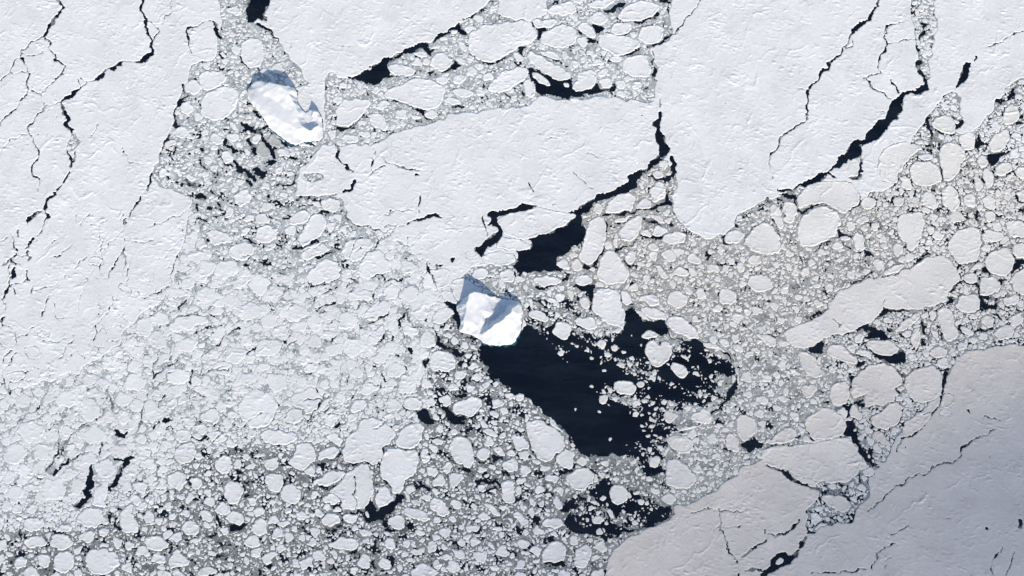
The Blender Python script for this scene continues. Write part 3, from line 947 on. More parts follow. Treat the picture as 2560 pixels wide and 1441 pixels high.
f 910,950 990,890 1000,1000 1040,1060 1030,1130 910,1110 900,1050
f 850,480 920,450 970,480 960,540 880,550
f 400,1290 500,1240 560,1300 540,1420 410,1420
f 280,1290 340,1270 380,1320 350,1380 290,1360
f 820,920 860,920 865,960 825,975
T J
w 1090,150 1130,190 1240,190 1300,200 1310,250 1360,290 1280,320 1250,280 1200,240 1210,220 1100,200
w 1380,160 1440,170 1470,220 1600,250 1600,290 1520,310 1450,290 1420,230
w 1470,70 1520,90 1560,60 1580,100 1500,110
w 1570,320 1630,360 1570,360
w 580,320 650,270 640,300 600,340
w 680,360 735,345 700,375
w 500,190 560,180 550,200 500,215
l 670,600,4 720,615,5 760,590,8 820,575,7 870,600,4
l 1020,405,9 1025,415,8
l 1030,460,4 960,465,6 950,510,6
l 950,560,8 945,590,5
l 900,640,3 880,660,3
l 1100,490,3 1200,470,2
l 745,700,3 740,800,3 750,930,3
l 210,720,9 190,790,7 175,830,5
w 320,870 340,845 365,840 350,880
l 640,520,5 570,560,5 500,580,5
l 470,770,5 560,780,6 650,740,7 670,690,6
w 840,830 870,820 860,850 870,900 900,940 960,940 1030,880 1040,830 1090,840 1130,890 1060,920 1000,970 970,1010 1000,1060 960,1080 940,1030 880,1040 820,1050 800,1000 820,930 840,880
l 640,1030,5 700,970,7 780,960,7 800,980,6
l 530,1110,12 580,1090,12 630,1060,9
l 1130,1060,12 1170,1080,10 1100,1100,6 980,1090,10
w 680,1255 770,1240 750,1275 700,1280
l 900,1190,9 890,1260,9
l 880,1340,10 890,1370,8
l 1110,720,6 1180,680,5
l 950,720,4 1010,780,5 1060,820,6
l 1110,740,8 1115,760,8
l 1200,770,8 1280,780,8 1300,800,8
l 1340,780,4 1410,770,3
l 1550,640,8 1620,670,9
l 1640,560,8 1680,590,10 1720,580,6
l 1790,560,14 1840,560,9
l 1850,660,9 1900,680,8
l 1650,740,14 1700,730,14 1770,730,14 1840,750,8
l 1720,800,8 1810,780,8
l 1770,1010,8 1830,1000,5
l 1690,1080,6 1700,1085,6
l 1450,560,4 1540,620,3 1560,640,6
l 1010,1310,7 1030,1360,7
f 770,330 790,260 880,250 960,290 1030,330 1040,400 1010,440 950,470 940,520 950,580 890,610 830,575 760,590 710,610 650,560 650,480 690,390
f 1050,420 1080,350 1190,290 1250,300 1240,420 1210,480 1130,490 1060,470
f 960,490 1060,480 1100,500 1210,490 1210,600 1190,680 1110,720 1090,820 1040,830 1010,780 940,700 930,620
f 460,840 560,800 640,740 680,660 740,630 820,590 880,650 870,740 880,800 830,930 750,940 640,940 640,860 560,815
f 890,860 950,740 1030,830 1020,880 940,940 895,910
f 420,740 500,690 560,650 640,640 670,680 650,720 590,740 530,770 460,765
f 465,560 480,500 560,470 620,480 625,515 560,560 490,580
f 310,440 400,440 450,500 450,570 400,620 340,650 260,620 250,580 290,530
f 60,680 120,665 200,680 200,770 170,825 100,790 65,740
f 190,800 220,750 290,745 330,800 320,880 300,910 220,890 190,850
f 500,840 560,820 630,850 620,900 550,905 500,880
f 485,1000 530,970 620,980 630,1040 560,1070 500,1050
f 980,1030 1040,980 1110,1000 1130,1050 1080,1105 1020,1080
f 1100,930 1180,930 1270,960 1310,1010 1260,1040 1180,1010 1110,970
f 1300,880 1340,845 1400,870 1460,940 1440,990 1380,1000 1310,930
f 1450,880 1500,860 1555,900 1540,940 1480,930
f 1450,430 1490,390 1560,395 1620,460 1635,560 1600,640 1540,620 1460,540
f 1330,700 1380,675 1420,710 1410,770 1340,785
f 1470,150 1560,115 1640,95 1700,150 1670,200 1620,245 1550,230 1480,220
f 1100,150 1130,110 1240,105 1245,170 1180,200 1120,190
f 1360,120 1420,80 1480,110 1440,170 1390,150
f 30,370 80,340 180,350 310,370 310,430 210,450 100,455 40,400
f 500,270 560,215 620,240 610,290 570,330 510,310
f 700,180 740,120 830,120 830,170 760,220 710,210
f 540,1190 630,1150 740,1160 790,1210 740,1250 620,1235 545,1215
f 765,1300 810,1260 860,1300 855,1370 800,1390 760,1350
f 920,1340 960,1290 1020,1350 1000,1390 940,1390
f 410,1260 470,1240 530,1290 510,1330 430,1330
f 405,1070 450,1060 490,1120 450,1165 415,1140
f 1380,1090 1430,1075 1480,1110 1430,1155 1380,1130
f 1560,1060 1620,1050 1680,1070 1660,1100 1590,1130
f 1660,990 1720,955 1765,1000 1730,1025 1670,1010
f 1710,890 1750,890 1830,970 1820,1000 1750,950
f 1650,530 1690,480 1740,480 1765,530 1720,575 1660,550
f 1770,480 1820,460 1880,540 1830,540
f 1850,590 1920,555 1960,580 1970,640 1921,665 1860,640
f 1230,540 1260,480 1305,510 1300,570 1260,610
f 1280,460 1320,440 1370,480 1350,525 1300,500
f 1400,620 1440,580 1480,610 1440,680 1400,660
f 1630,1280 1680,1250 1735,1250 1730,1320 1680,1350 1640,1320
f 1280,1210 1320,1160 1370,1190 1350,1260 1300,1270
f 1500,1180 1540,1150 1580,1190 1550,1230
f 1600,1170 1660,1150 1680,1200 1620,1210
f 1180,1110 1230,1095 1275,1120 1230,1145
f 800,1170 840,1160 860,1190 820,1210
f 1840,750 1880,720 1940,730 1940,860 1921,900 1850,880
f 1690,350 1740,330 1830,380 1770,405
f 210,240 240,200 340,180 360,240 300,310 230,290
f 260,100 330,60 450,20 560,60 550,130 490,200 380,240 350,180 260,150
f 50,-10 90,130 130,260 60,310 30,330 40,200
f 730,0 900,0 950,30 830,90 740,60
f 1430,30 1480,-10 1530,40 1480,60
f 1820,200 1870,170 1910,200 1860,245
f 650,990 720,975 780,980 740,1040 680,1040
f 160,1030 230,1020 260,1050 220,1080 160,1060
f 1440,1000 1480,980 1510,1030 1470,1045
f 1160,1400 1220,1340 1300,1360 1400,1440 1180,1460
f 1100,800 1140,820 1160,890 1130,880
f 1320,230 1350,215 1380,260 1340,275
f 1660,775 1690,755 1730,790 1690,810
f 850,850 870,835 875,860 855,890
f 820,960 840,955 848,1000 830,1000
T K
w 640,740 700,690 740,700 740,760 860,770 880,730 1000,740 1060,740 1120,800 1130,860 1180,900 1200,930 1190,1000 1100,1060 960,1090 830,1140 700,1130 560,1140 450,1110 380,1060 400,1000 450,960 360,960 370,920 390,870 480,860 540,810 600,780
w 1715,435 1760,435 1840,395 1900,480 1800,510 1740,500
w 340,640 400,650 410,690 350,690
w 230,1330 410,1335 400,1365 260,1365
w 0,850 30,840 80,880 0,890
l 1550,930,2 1560,1080,3 1600,1180,4 1640,1270,4 1690,1370,2
l 1720,1300,3 1800,1240,4 1910,1170,5
l 1340,970,2 1500,920,2 1520,950,2 1700,960,2 1790,940,2
l 1750,1390,4 1900,1400,5
l 1700,1420,6 1690,1440,4
l 1550,1080,1.6 1720,1060,1.6
l 1890,1080,2 1900,1120,3
l 100,320,3 120,440,3 150,490,3
l 1150,440,4 1220,520,4
l 300,600,2 320,550,3 400,480,2
f 100,290 150,270 260,290 340,340 405,420 390,480 330,540 270,590 200,560 150,480 120,400
f 320,570 370,500 430,485 470,520 460,600 440,650 380,620
f 400,710 450,650 560,625 610,680 625,720 580,760 550,800 490,800 430,760
f 735,830 750,760 810,740 860,790 870,870 810,905 750,890
f 1150,410 1200,390 1300,380 1360,430 1360,520 1270,530 1190,470
f 1160,570 1240,560 1320,620 1390,710 1340,780 1270,785 1160,760 1155,660
f 1125,850 1160,820 1220,830 1230,880 1180,905 1130,880
f 1670,310 1680,250 1750,225 1830,270 1840,360 1770,420 1740,435 1700,400
f 1600,400 1640,355 1710,440 1700,510 1640,520 1610,470
f 1335,250 1360,220 1390,215 1430,180 1480,210 1500,260 1470,315 1420,290 1350,280
f 1130,240 1160,200 1220,210 1240,250 1190,295 1145,285
f 760,10 790,-20 890,-25 930,30 910,80 820,80 780,50
f 1020,590 1050,540 1110,550 1110,610 1050,630
f 660,590 690,570 740,590 710,630 670,610
f 220,1300 240,1240 300,1180 360,1180 410,1250 405,1330 330,1340 230,1330
f 470,1260 500,1220 600,1210 590,1290 540,1390 460,1380
f 220,1040 280,1005 360,1010 385,1050 340,1090 250,1070
f 10,960 40,950 120,1020 125,1060 70,1065 20,1000
f 250,690 300,675 360,710 310,755 250,720
f 170,790 210,760 245,790 220,830 180,820
f 121,940 150,920 185,960 160,1005 125,990
f 300,880 330,830 380,900 370,945 320,930
f 600,1010 640,970 700,1020 670,1055 610,1045
f 700,950 730,940 775,1000 750,1020
f 890,1030 930,1015 955,1045 910,1065
f 630,1100 670,1090 690,1115 650,1125
f 655,860 690,830 710,860 680,880
f 1460,390 1500,360 1550,410 1540,450 1480,430
f 1495,540 1540,515 1575,550 1540,590
f 1420,570 1450,545 1490,580 1450,605
f 1640,560 1670,530 1695,550 1670,585
f 1370,790 1400,770 1440,800 1400,825
f 650,120 670,80 720,80 710,150 660,150
f 740,100 790,100 785,140
f 1820,100 1880,80 1921,130 1890,165 1830,130
f 1720,80 1780,40 1805,70 1780,110
f 40,1190 80,1165 135,1200 90,1235 45,1220
f 590,880 620,870 660,905 630,920
f 945,870 985,870 990,900 950,900
f 1030,790 1070,775 1110,810 1080,835
f 1012,475 1045,470 1050,510 1020,510
f 1090,475 1120,460 1140,490 1110,500
f 905,240 920,205 955,215 930,255
f 160,560 220,580 210,610 150,590
f 1770,190 1810,210 1800,240 1770,220
f 930,0 980,-20 990,20 950,30
f 1005,380 1030,372 1035,400 1010,400
f 470,185 485,180 485,200 472,205
f 645,205 665,205 668,225 648,225
f 725,405 745,402 745,425 728,425
f 580,15 605,5 605,25 585,25
f 800,130 830,135 862,160 840,162
f 1500,320 1540,290 1590,310 1560,340
f 20,80 70,70 100,100 80,135 30,130
f 1000,690 1050,700 1060,730 1010,730
T L
w 580,260 640,290 680,340 740,390 750,430 800,510 810,560 790,630 740,600 700,540 690,490 650,450 610,390 520,400 580,370
l 510,190,6 560,170,8 610,170,10 600,240,9
l 380,50,10 395,60,8
l 440,130,8 445,145,6
l 760,170,9 800,170,8
w 860,350 910,320 980,320 930,340 880,360
l 230,380,8 220,400,6
l 340,400,8 345,410,8
l 0,470,3 100,455,4 180,455,3
l 290,360,4 300,380,3
l 0,615,4 60,635,6 130,670,6 190,710,14 210,740,6 330,770,4 370,800,6 420,825,5 560,830,5 600,850,6 620,890,6 680,905,4 720,890,3 755,830,3
l 480,800,9 550,810,7
l 680,715,8 690,680,5
l 960,510,4 990,450,3 1000,410,3 1080,390,4 1160,310,6 1250,220,5 1290,130,5 1300,80,5 1320,0,8
l 1690,345,3 1600,390,3 1540,420,4 1470,470,5 1440,550,4 1380,590,4 1240,610,4 1210,660,3 1110,690,3 960,770,4 920,810,3 850,870,3 740,960,2
l 230,1020,5 200,1060,6 120,1130,6 60,1140,4 0,1130,2
l 290,970,8 300,955,6
w 300,1100 330,1110 370,1100 310,1140 280,1130
l 340,1070,4 430,1045,6 540,1040,3
l 290,1160,7 240,1220,8
w 0,1380 60,1280 100,1250 140,1270 180,1290 230,1230 240,1260 190,1340 120,1370 60,1400 0,1440 -60,1470 -80,1440
f 60,1320 100,1300 130,1330 60,1365
l 1060,1050,2 920,1140,3
l 960,1190,2 870,1230,3 820,1260,4 780,1380,4
l 330,1420,2 640,1405,3 740,1390,3
l 930,1300,2 860,1380,2
l 1660,540,2 1690,600,2
l 1750,1230,2 1690,1310,3 1670,1430,4
l 1840,1250,3 1810,1380,3 1790,1440,3
w 1640,1060 1660,1110 1630,1100
l 1890,1020,10 1890,1060,12
l 1320,1020,2.5 1360,1020,2.5
l 1500,210,5 1510,230,3
l 1600,250,2 1740,265,2
f 270,290 310,240 420,170 500,200 550,240 590,300 585,360 510,400 400,420 320,400 280,340
f -60,520 0,480 130,460 300,455 420,430 540,405 600,405 650,460 690,510 705,570 690,650 640,710 560,745 480,740 360,730 260,690 210,690 150,650 60,620 -40,605
f 615,240 620,150 660,160 700,230 690,265 640,260
f 760,250 850,210 920,130 1000,140 1020,200 970,310 860,345 790,320
f 1000,330 1050,260 1200,210 1240,230 1130,350 1080,390 1010,400
f 770,370 830,350 910,430 890,460 790,410
f 780,480 820,440 860,500 820,520
f 250,410 290,380 345,440 290,450
f 700,670 750,610 810,650 800,690 740,700
f 1290,100 1340,60 1400,110 1390,170 1300,180
f 1280,190 1370,190 1370,240 1290,240
f -40,440 60,380 150,310 220,360 190,440 60,450
f 240,0 360,0 370,70 300,120 250,70
f 460,80 480,0 610,-30 610,140 520,170 470,130
f 380,840 540,835 600,870 620,930 560,970 480,930
f 300,980 380,960 410,1030 340,1060
f 670,760 700,740 745,780 720,810 670,800
f 610,860 640,840 670,880 640,895
f 330,1080 430,1045 440,1060 350,1100
f 20,170 80,150 110,180 70,210
f 50,110 110,90 155,110 130,140
f 160,220 210,200 240,290 180,280
f 640,345 655,335 660,355 645,365
f 780,575 795,568 800,585 785,590
f 650,-20 850,-60 1030,20 1010,60 880,110 800,155 690,170 640,120
"""
# ------------------------------------------------------------------ working grid on the sea surface
STEP = 1.5
X0, X1, Y0, Y1 = -1860.0, 1860.0, -1050.0, 1150.0
NX, NY = int((X1 - X0) / STEP), int((Y1 - Y0) / STEP)
gx = (X0 + (np.arange(NX) + 0.5) * STEP).astype(np.float32)
gy = (Y0 + (np.arange(NY) + 0.5) * STEP).astype(np.float32)

def smooth_noise(wl, seed, ang=0.0, ratio=1.0, step=STEP, shape=None):
    """unit-variance band noise of about the given wavelength (metres); ratio > 1 stretches it along ang"""
    ny, nx = shape or (NY, NX)
    r = np.random.default_rng(seed)
    F = np.fft.rfft2(r.standard_normal((ny, nx)).astype(np.float32))
    fy = np.fft.fftfreq(ny, step)[:, None]; fx = np.fft.rfftfreq(nx, step)[None, :]
    c, s = math.cos(R(ang)), math.sin(R(ang))
    k = np.sqrt(((fx * c + fy * s) * ratio) ** 2 + (-fx * s + fy * c) ** 2) * wl
    F *= np.exp(-((k - 0.75) / 0.45) ** 2) * (k < 3)
    n = np.fft.irfft2(F, s=(ny, nx)).astype(np.float32)
    return n / n.std()

def blur(a, sigma):
    fy = np.fft.fftfreq(NY, STEP)[:, None]; fx = np.fft.rfftfreq(NX, STEP)[None, :]
    F = np.fft.rfft2(a.astype(np.float32)) * np.exp(-2 * (math.pi * sigma) ** 2 * (fx * fx + fy * fy))
    return np.fft.irfft2(F, s=(NY, NX)).astype(np.float32)

wx = smooth_noise(26, 11) * 1.9 + smooth_noise(8, 12) * 0.8
wy = smooth_noise(26, 13) * 1.9 + smooth_noise(8, 14) * 0.8
WX = gx[None, :] + wx                          # warped coordinates: every traced edge becomes ragged
WY = gy[:, None] + wy

def window(xs, ys, pad):
    i0 = max(0, int((min(xs) - pad - X0) / STEP)); i1 = min(NX, int((max(xs) + pad - X0) / STEP) + 2)
    j0 = max(0, int((min(ys) - pad - Y0) / STEP)); j1 = min(NY, int((max(ys) + pad - Y0) / STEP) + 2)
    return (slice(j0, j1), slice(i0, i1)) if i1 > i0 and j1 > j0 else None

def chaikin(p, n=2):
    p = np.asarray(p, float)
    for _ in range(n):
        q = np.roll(p, -1, 0)
        p = np.stack([p * .75 + q * .25, p * .25 + q * .75], 1).reshape(-1, 2)
    return p

def poly_sdf(p, X, Y, cap=None):
    """signed distance to a polygon, negative inside"""
    d2 = np.full(X.shape, 1e12, np.float32); ins = np.zeros(X.shape, bool)
    for (ax, ay), (bx, by) in zip(p, np.roll(p, -1, 0)):
        ex, ey = bx - ax, by - ay
        l2 = ex * ex + ey * ey
        if l2 < 1e-9:
            continue
        px, py = X - np.float32(ax), Y - np.float32(ay)
        t = np.clip((px * np.float32(ex) + py * np.float32(ey)) / np.float32(l2), 0, 1)
        np.minimum(d2, (px - t * np.float32(ex)) ** 2 + (py - t * np.float32(ey)) ** 2, out=d2)
        if abs(ey) > 1e-9:
            ins ^= ((ay > Y) != (by > Y)) & (px < np.float32(ex / ey) * py)
    d = np.sqrt(d2)
    return np.where(ins, -d, d)

def poly_inside(p, X, Y):
    ins = np.zeros(X.shape, bool)
    for (ax, ay), (bx, by) in zip(p, np.roll(p, -1, 0)):
        ey = by - ay
        if abs(ey) > 1e-9:
            ins ^= ((ay > Y) != (by > Y)) & (X - np.float32(ax) < np.float32((bx - ax) / ey) * (Y - np.float32(ay)))
    return ins

# ------------------------------------------------------------------ read the trace
TILES = {c: (640 * (i % 4), 480 * (i // 4)) for i, c in enumerate("ABCDEFGHIJKL")}
zones, scatters, ponds, leads, floes_in = [], [], [], [], []
ox = oy = 0; sc_t = 1.0
for line in TRACE.strip().splitlines():
    k = line[0]
    if k == 'T':
        c = line.split()[1]
        (ox, oy), sc_t = ((0, 0), 1.0) if c == 'P' else (TILES[c], 3.0)
        continue
    head, _, body = line[1:].rpartition(':')
    pts = np.array([[float(q) for q in s.split(',')] for s in body.split()])
    xs, ys = ground(ox + pts[:, 0] / sc_t, oy + pts[:, 1] / sc_t)
    P = np.stack([xs, ys], 1)
    if k == 'z':
        zones.append(([float(q) for q in head.split()], P))
    elif k == 's':
        scatters.append((float(head), P))
    elif k == 'w':
        ponds.append(P)
    elif k == 'l':
        leads.append((P, pts[:, 2]))
    else:
        floes_in.append((P, k))

# ------------------------------------------------------------------ zones of broken ice
Z = dict(rmax=np.zeros((NY, NX), np.float32), grow=np.zeros((NY, NX), np.float32), gap=np.zeros((NY, NX), np.float32),
         tone=np.zeros((NY, NX), np.float32), dark=np.zeros((NY, NX), np.float32), dens=np.zeros((NY, NX), np.float32), warm_light=np.zeros((NY, NX), np.float32))
zone_mask = np.zeros((NY, NX), bool)
big = smooth_noise(60, 21)
ZX, ZY = WX + big * 3.0, WY + np.roll(big, 400, 1) * 3.0
for prm, P in zones:
    p = chaikin(P)
    w = window(p[:, 0], p[:, 1], 25)
    ins = poly_inside(p, ZX[w], ZY[w])
    zone_mask[w] |= ins
    for key, v in zip(("rmax", "grow", "gap", "tone", "dark", "dens", "warm_light"), list(prm) + [0.0] * (7 - len(prm))):
        Z[key][w][ins] = v
scat = np.full((NY, NX), -1, np.float32)
for v, P in scatters:
    w = window(P[:, 0], P[:, 1], 10)
    ins = poly_inside(chaikin(P), ZX[w], ZY[w])
    scat[w][ins] = v

# ------------------------------------------------------------------ open water
W = np.full((NY, NX), 40.0, np.float32)        # leads and pools
WC = np.full((NY, NX), 40.0, np.float32)       # cracks narrow enough to split a floe
for P in ponds:
    p = chaikin(P, 1)
    w = window(p[:, 0], p[:, 1], 20)
    if w:
        W[w] = np.minimum(W[w], poly_sdf(p, WX[w], WY[w]))
jit = smooth_noise(14, 31)
# hairline shear cracks running down through the west-central ice
for k in range(130):
    px, py = rng.uniform(-60, 1080), rng.uniform(520, 1090)
    if py > 1090 - max(0, px - 700) * 0.1 or px > 1120 - (py - 520) * 0.05:
        continue
    n = int(rng.integers(3, 10)); a_ = R(rng.normal(56, 14)); q = []
    for s in range(n):
        q.append((px, py)); a_ += rng.normal(0, 0.28); st_ = rng.uniform(7, 18)
        px -= math.cos(a_) * st_; py += math.sin(a_) * st_
    xs, ys = ground([e[0] for e in q], [e[1] for e in q])
    wm_ = rng.uniform(1.4, 2.4) if rng.random() < 0.88 else rng.uniform(2.6, 4)
    leads.append((np.stack([xs, ys], 1), wm_ * np.sin(np.linspace(0.5, 2.7, n)) + 0.2))
for P, wid in leads:
    # wiggle long straight runs a little
    q, ww = [P[0]], [wid[0]]
    for a, b, wa, wb in zip(P[:-1], P[1:], wid[:-1], wid[1:]):
        L_ = np.hypot(*(b - a)); n = max(1, int(L_ / 9))
        nrm = np.array([-(b - a)[1], (b - a)[0]]) / max(L_, 1e-6)
        for s in range(1, n + 1):
            t = s / n
            off = rng.normal(0, 0.8) if s < n else 0
            q.append(a + (b - a) * t + nrm * off); ww.append(wa + (wb - wa) * t)
    for a, b, wa, wb in zip(q[:-1], q[1:], ww[:-1], ww[1:]):
        w = window((a[0], b[0]), (a[1], b[1]), 14 + max(wa, wb))
        if not w:
            continue
        e = b - a; l2 = max(float(e @ e), 1e-6)
        px, py = WX[w] - np.float32(a[0]), WY[w] - np.float32(a[1])
        t = np.clip((px * np.float32(e[0]) + py * np.float32(e[1])) / np.float32(l2), 0, 1)
        half = np.maximum((wa + (wb - wa) * t) * 0.5, 0.8)
        d = np.hypot(px - t * np.float32(e[0]), py - t * np.float32(e[1])) - half * (1 + 0.16 * jit[w])
        W[w] = np.minimum(W[w], d)
        if max(wa, wb) < 5.2:
            WC[w] = np.minimum(WC[w], d)

# ------------------------------------------------------------------ the two icebergs keep their own footprint
BERG_A = [(625,217),(632,211),(648,206),(665,209),(682,214),(702,220),(722,223),(744,227),(743,240),(742,250),(747,268),(757,278),(766,284),(773,278),(781,274),(793,279),(801,288),(806,300),(807,325),(808,342),(801,353),(787,353),(773,355),(757,357),(745,362),(737,364),(720,357),(699,340),(685,330),(672,319),(661,299),(648,280),(634,266),(624,255),(619,240),(621,226)]
BERG_B = [(1140,768),(1146,761),(1154,755),(1161,747),(1168,741),(1173,738),(1184,735),(1202,737),(1225,740),(1247,747),(1268,751),(1285,753),(1300,757),(1306,765),(1304,779),(1305,806),(1302,828),(1296,840),(1290,849),(1285,860),(1262,864),(1238,865),(1215,862),(1203,853),(1191,844),(1178,838),(1165,834),(1146,829),(1149,818),(1152,810),(1151,800),(1150,791),(1146,783),(1142,776)]
def gpoly(p):
    x, y = ground([q[0] for q in p], [q[1] for q in p])
    return np.stack([x, y], 1)
berg_sd = np.full((NY, NX), 60.0, np.float32)
for bp_ in (BERG_A, BERG_B):
    p = gpoly(bp_)
    w = window(p[:, 0], p[:, 1], 30)
    berg_sd[w] = np.minimum(berg_sd[w], poly_sdf(p, np.broadcast_to(gx[None, :], WX.shape)[w], np.broadcast_to(gy[:, None], WY.shape)[w]))

# ------------------------------------------------------------------ unbroken pack ice
# signed distance (negative in the pack) from a blurred mask, cut by the water
bz = blur(zone_mask, 3.0)
f_pack = np.clip((bz - 0.5) * 9.0, -8, 8)      # negative inside the pack
f_pack = np.maximum(f_pack, -W)
pack_mask = f_pack < 0

# ------------------------------------------------------------------ floes compete for the broken zones
BIG = 99.0
f1 = np.full((NY, NX), BIG, np.float32); f2 = np.full((NY, NX), BIG, np.float32)
own = np.full((NY, NX), -1, np.int32)
def offer(w, f, idx):
    a1, a2, o = f1[w], f2[w], own[w]
    m = f < a1
    a2[:] = np.where(m, a1, np.minimum(a2, f))
    a1[:] = np.where(m, f, a1)
    o[m] = idx
floe_kind = []
traced = np.zeros((NY, NX), bool)
for P, k in floes_in:
    p = chaikin(P, 1)
    w = window(p[:, 0], p[:, 1], 16)
    if not w:
        floe_kind.append(k); continue
    d = poly_sdf(p, WX[w] * 0.6 + gx[None, w[1]] * 0.4, WY[w] * 0.6 + gy[w[0]][:, None] * 0.4)
    offer(w, d, len(floe_kind))
    traced[w] |= d < 0
    floe_kind.append(k)
N_TRACED = len(floe_kind)

# occupancy at half resolution: distance to anything solid, kept up to date while floes are thrown in
h = 2
HX, HY = gx[::h], gy[::h]
blocked = (pack_mask | traced | (berg_sd < 2) | ((W < 0.8) & (scat < 0)) | (~zone_mask & (W > 0)))[::h, ::h]
def distance(maskb, cap=60):
    ny, nx = maskb.shape
    D = np.where(maskb, 0, cap).astype(np.float32)
    # chamfer-like relaxation in 16 directions
    offs = [(0, 1, 1.0), (1, 0, 1.0), (1, 1, 1.4142), (1, -1, 1.4142), (1, 2, 2.236), (2, 1, 2.236), (1, -2, 2.236), (2, -1, 2.236)]
    for it in range(int(cap / (STEP * h)) + 1):
        old = D.copy()
        for dy, dx, c in offs:
            c = c * STEP * h
            for sy, sx in ((dy, dx), (-dy, -dx)):
                ya, yb = (slice(max(0, sy), ny + min(0, sy)), slice(max(0, -sy), ny + min(0, -sy)))
                xa, xb = (slice(max(0, sx), nx + min(0, sx)), slice(max(0, -sx), nx + min(0, -sx)))
                np.minimum(D[ya, xa], D[yb, xb] + c, out=D[ya, xa])
        if np.array_equal(old, D):
            break
    return D
D = distance(blocked, 36)
hr, hd = Z["rmax"][::h, ::h], Z["dens"][::h, ::h]
hgrow = Z["grow"][::h, ::h]
hsc = scat[::h, ::h].copy()
streak = smooth_noise(70, 41, ang=-24, ratio=2.6)[::h, ::h] + 0.5 * smooth_noise(22, 42, ang=-24, ratio=2.0)[::h, ::h]
hwater = (W[::h, ::h] < -1.5)
scat_ok = (hsc >= 0) & hwater
hr = np.where(scat_ok, 8.0, hr)
slow = smooth_noise(45, 43)[::h, ::h]
thrown = []
r = 26.0
while r > 1.35:
    if r > 6: q = 0.075
    elif r > 3.2: q = 0.07
    else: q = 0.055
    need = np.where(hgrow > 5, r * 0.93, r * 1.04 + 0.9)
    cand = (D > need) & (hr >= r)
    # open pools take only small pieces, in wind-blown streaks
    cand &= ~(scat_ok & (streak + 1.5 * np.exp(np.minimum(W[::h, ::h], 0) / 28) < -0.1 + 0.05 * r))
    cand &= (slow > -1.6 + 0.02 * r) | (hgrow > 5)
    ys_, xs_ = np.nonzero(cand)
    if len(ys_):
        order = rng.permutation(len(ys_))
        tight = hgrow[ys_, xs_] > 5
        n_loose = q * ((~tight).sum() + 2.6 * scat_ok[ys_, xs_].sum()) * (STEP * h) ** 2 / (math.pi * r * r) * 1.0
        n_tight = 0.42 * tight.sum() * (STEP * h) ** 2 / (math.pi * r * r)
        cl = ct = 0
        for o_ in order:
            j, i = ys_[o_], xs_[o_]
            tt = tight[o_]
            if (tt and ct >= n_tight) or (not tt and cl >= n_loose):
                if ct >= n_tight and cl >= n_loose:
                    break
                continue
            if D[j, i] <= need[j, i]:
                continue
            dd = hd[j, i] if not scat_ok[j, i] else (0.8 if streak[j, i] > 0.7 else 0.4)
            if rng.random() > dd:
                continue
            x, y = HX[i] + rng.uniform(-1, 1), HY[j] + rng.uniform(-1, 1)
            rr = r * rng.uniform(0.88, 1.05)
            thrown.append((x, y, rr))
            if tt: ct += 1
            else: cl += 1
            k = int((rr + r + 3) / (STEP * h)) + 1
            ja, jb, ia, ib = max(0, j - k), min(len(HY), j + k + 1), max(0, i - k), min(len(HX), i + k + 1)
            dist = np.hypot(HX[ia:ib][None, :] - x, HY[ja:jb][:, None] - y) - rr
            np.minimum(D[ja:jb, ia:ib], np.maximum(dist, 0), out=D[ja:jb, ia:ib])
    r *= 0.87
for x, y, rr in thrown:
    ii, jj = int((x - X0) / STEP), int((y - Y0) / STEP)
    g = Z["grow"][min(max(jj, 0), NY - 1), min(max(ii, 0), NX - 1)]
    w = window((x,), (y,), rr * 1.35 + g + 4)
    if w is None:
        continue
    a = rng.uniform(-0.9, 0.5) if rng.random() < 0.75 else rng.uniform(0, math.pi)
    el = 1 + min(0.38, abs(rng.normal(0, 0.2)))
    px, py = WX[w] - np.float32(x), WY[w] - np.float32(y)
    u = (px * math.cos(a) + py * math.sin(a)) / el
    v = (-px * math.sin(a) + py * math.cos(a)) * el ** 0.7
    th = np.arctan2(v, u)
    ph = rng.uniform(0, 6.28, 3)
    d = np.hypot(u, v) - rr * (1 + 0.07 * np.cos(3 * th + ph[0]) + 0.05 * np.cos(4 * th + ph[1]) + 0.035 * np.cos(5 * th + ph[2]))
    if rng.random() < 0.8:                      # most broken pieces are angular plates
        K = int(rng.integers(4, 8)); th0 = rng.uniform(0, 6.28)
        dp = np.full(d.shape, -1e9, np.float32)
        for k in range(K):
            q = th0 + (k + rng.uniform(-.28, .28)) * 2 * math.pi / K
            dp = np.maximum(dp, u * math.cos(q) + v * math.sin(q) - rr * rng.uniform(.72, 1.02))
        d = np.maximum(dp, d - rr * 0.22)
    offer(w, d.astype(np.float32), len(floe_kind))
    floe_kind.append('r')

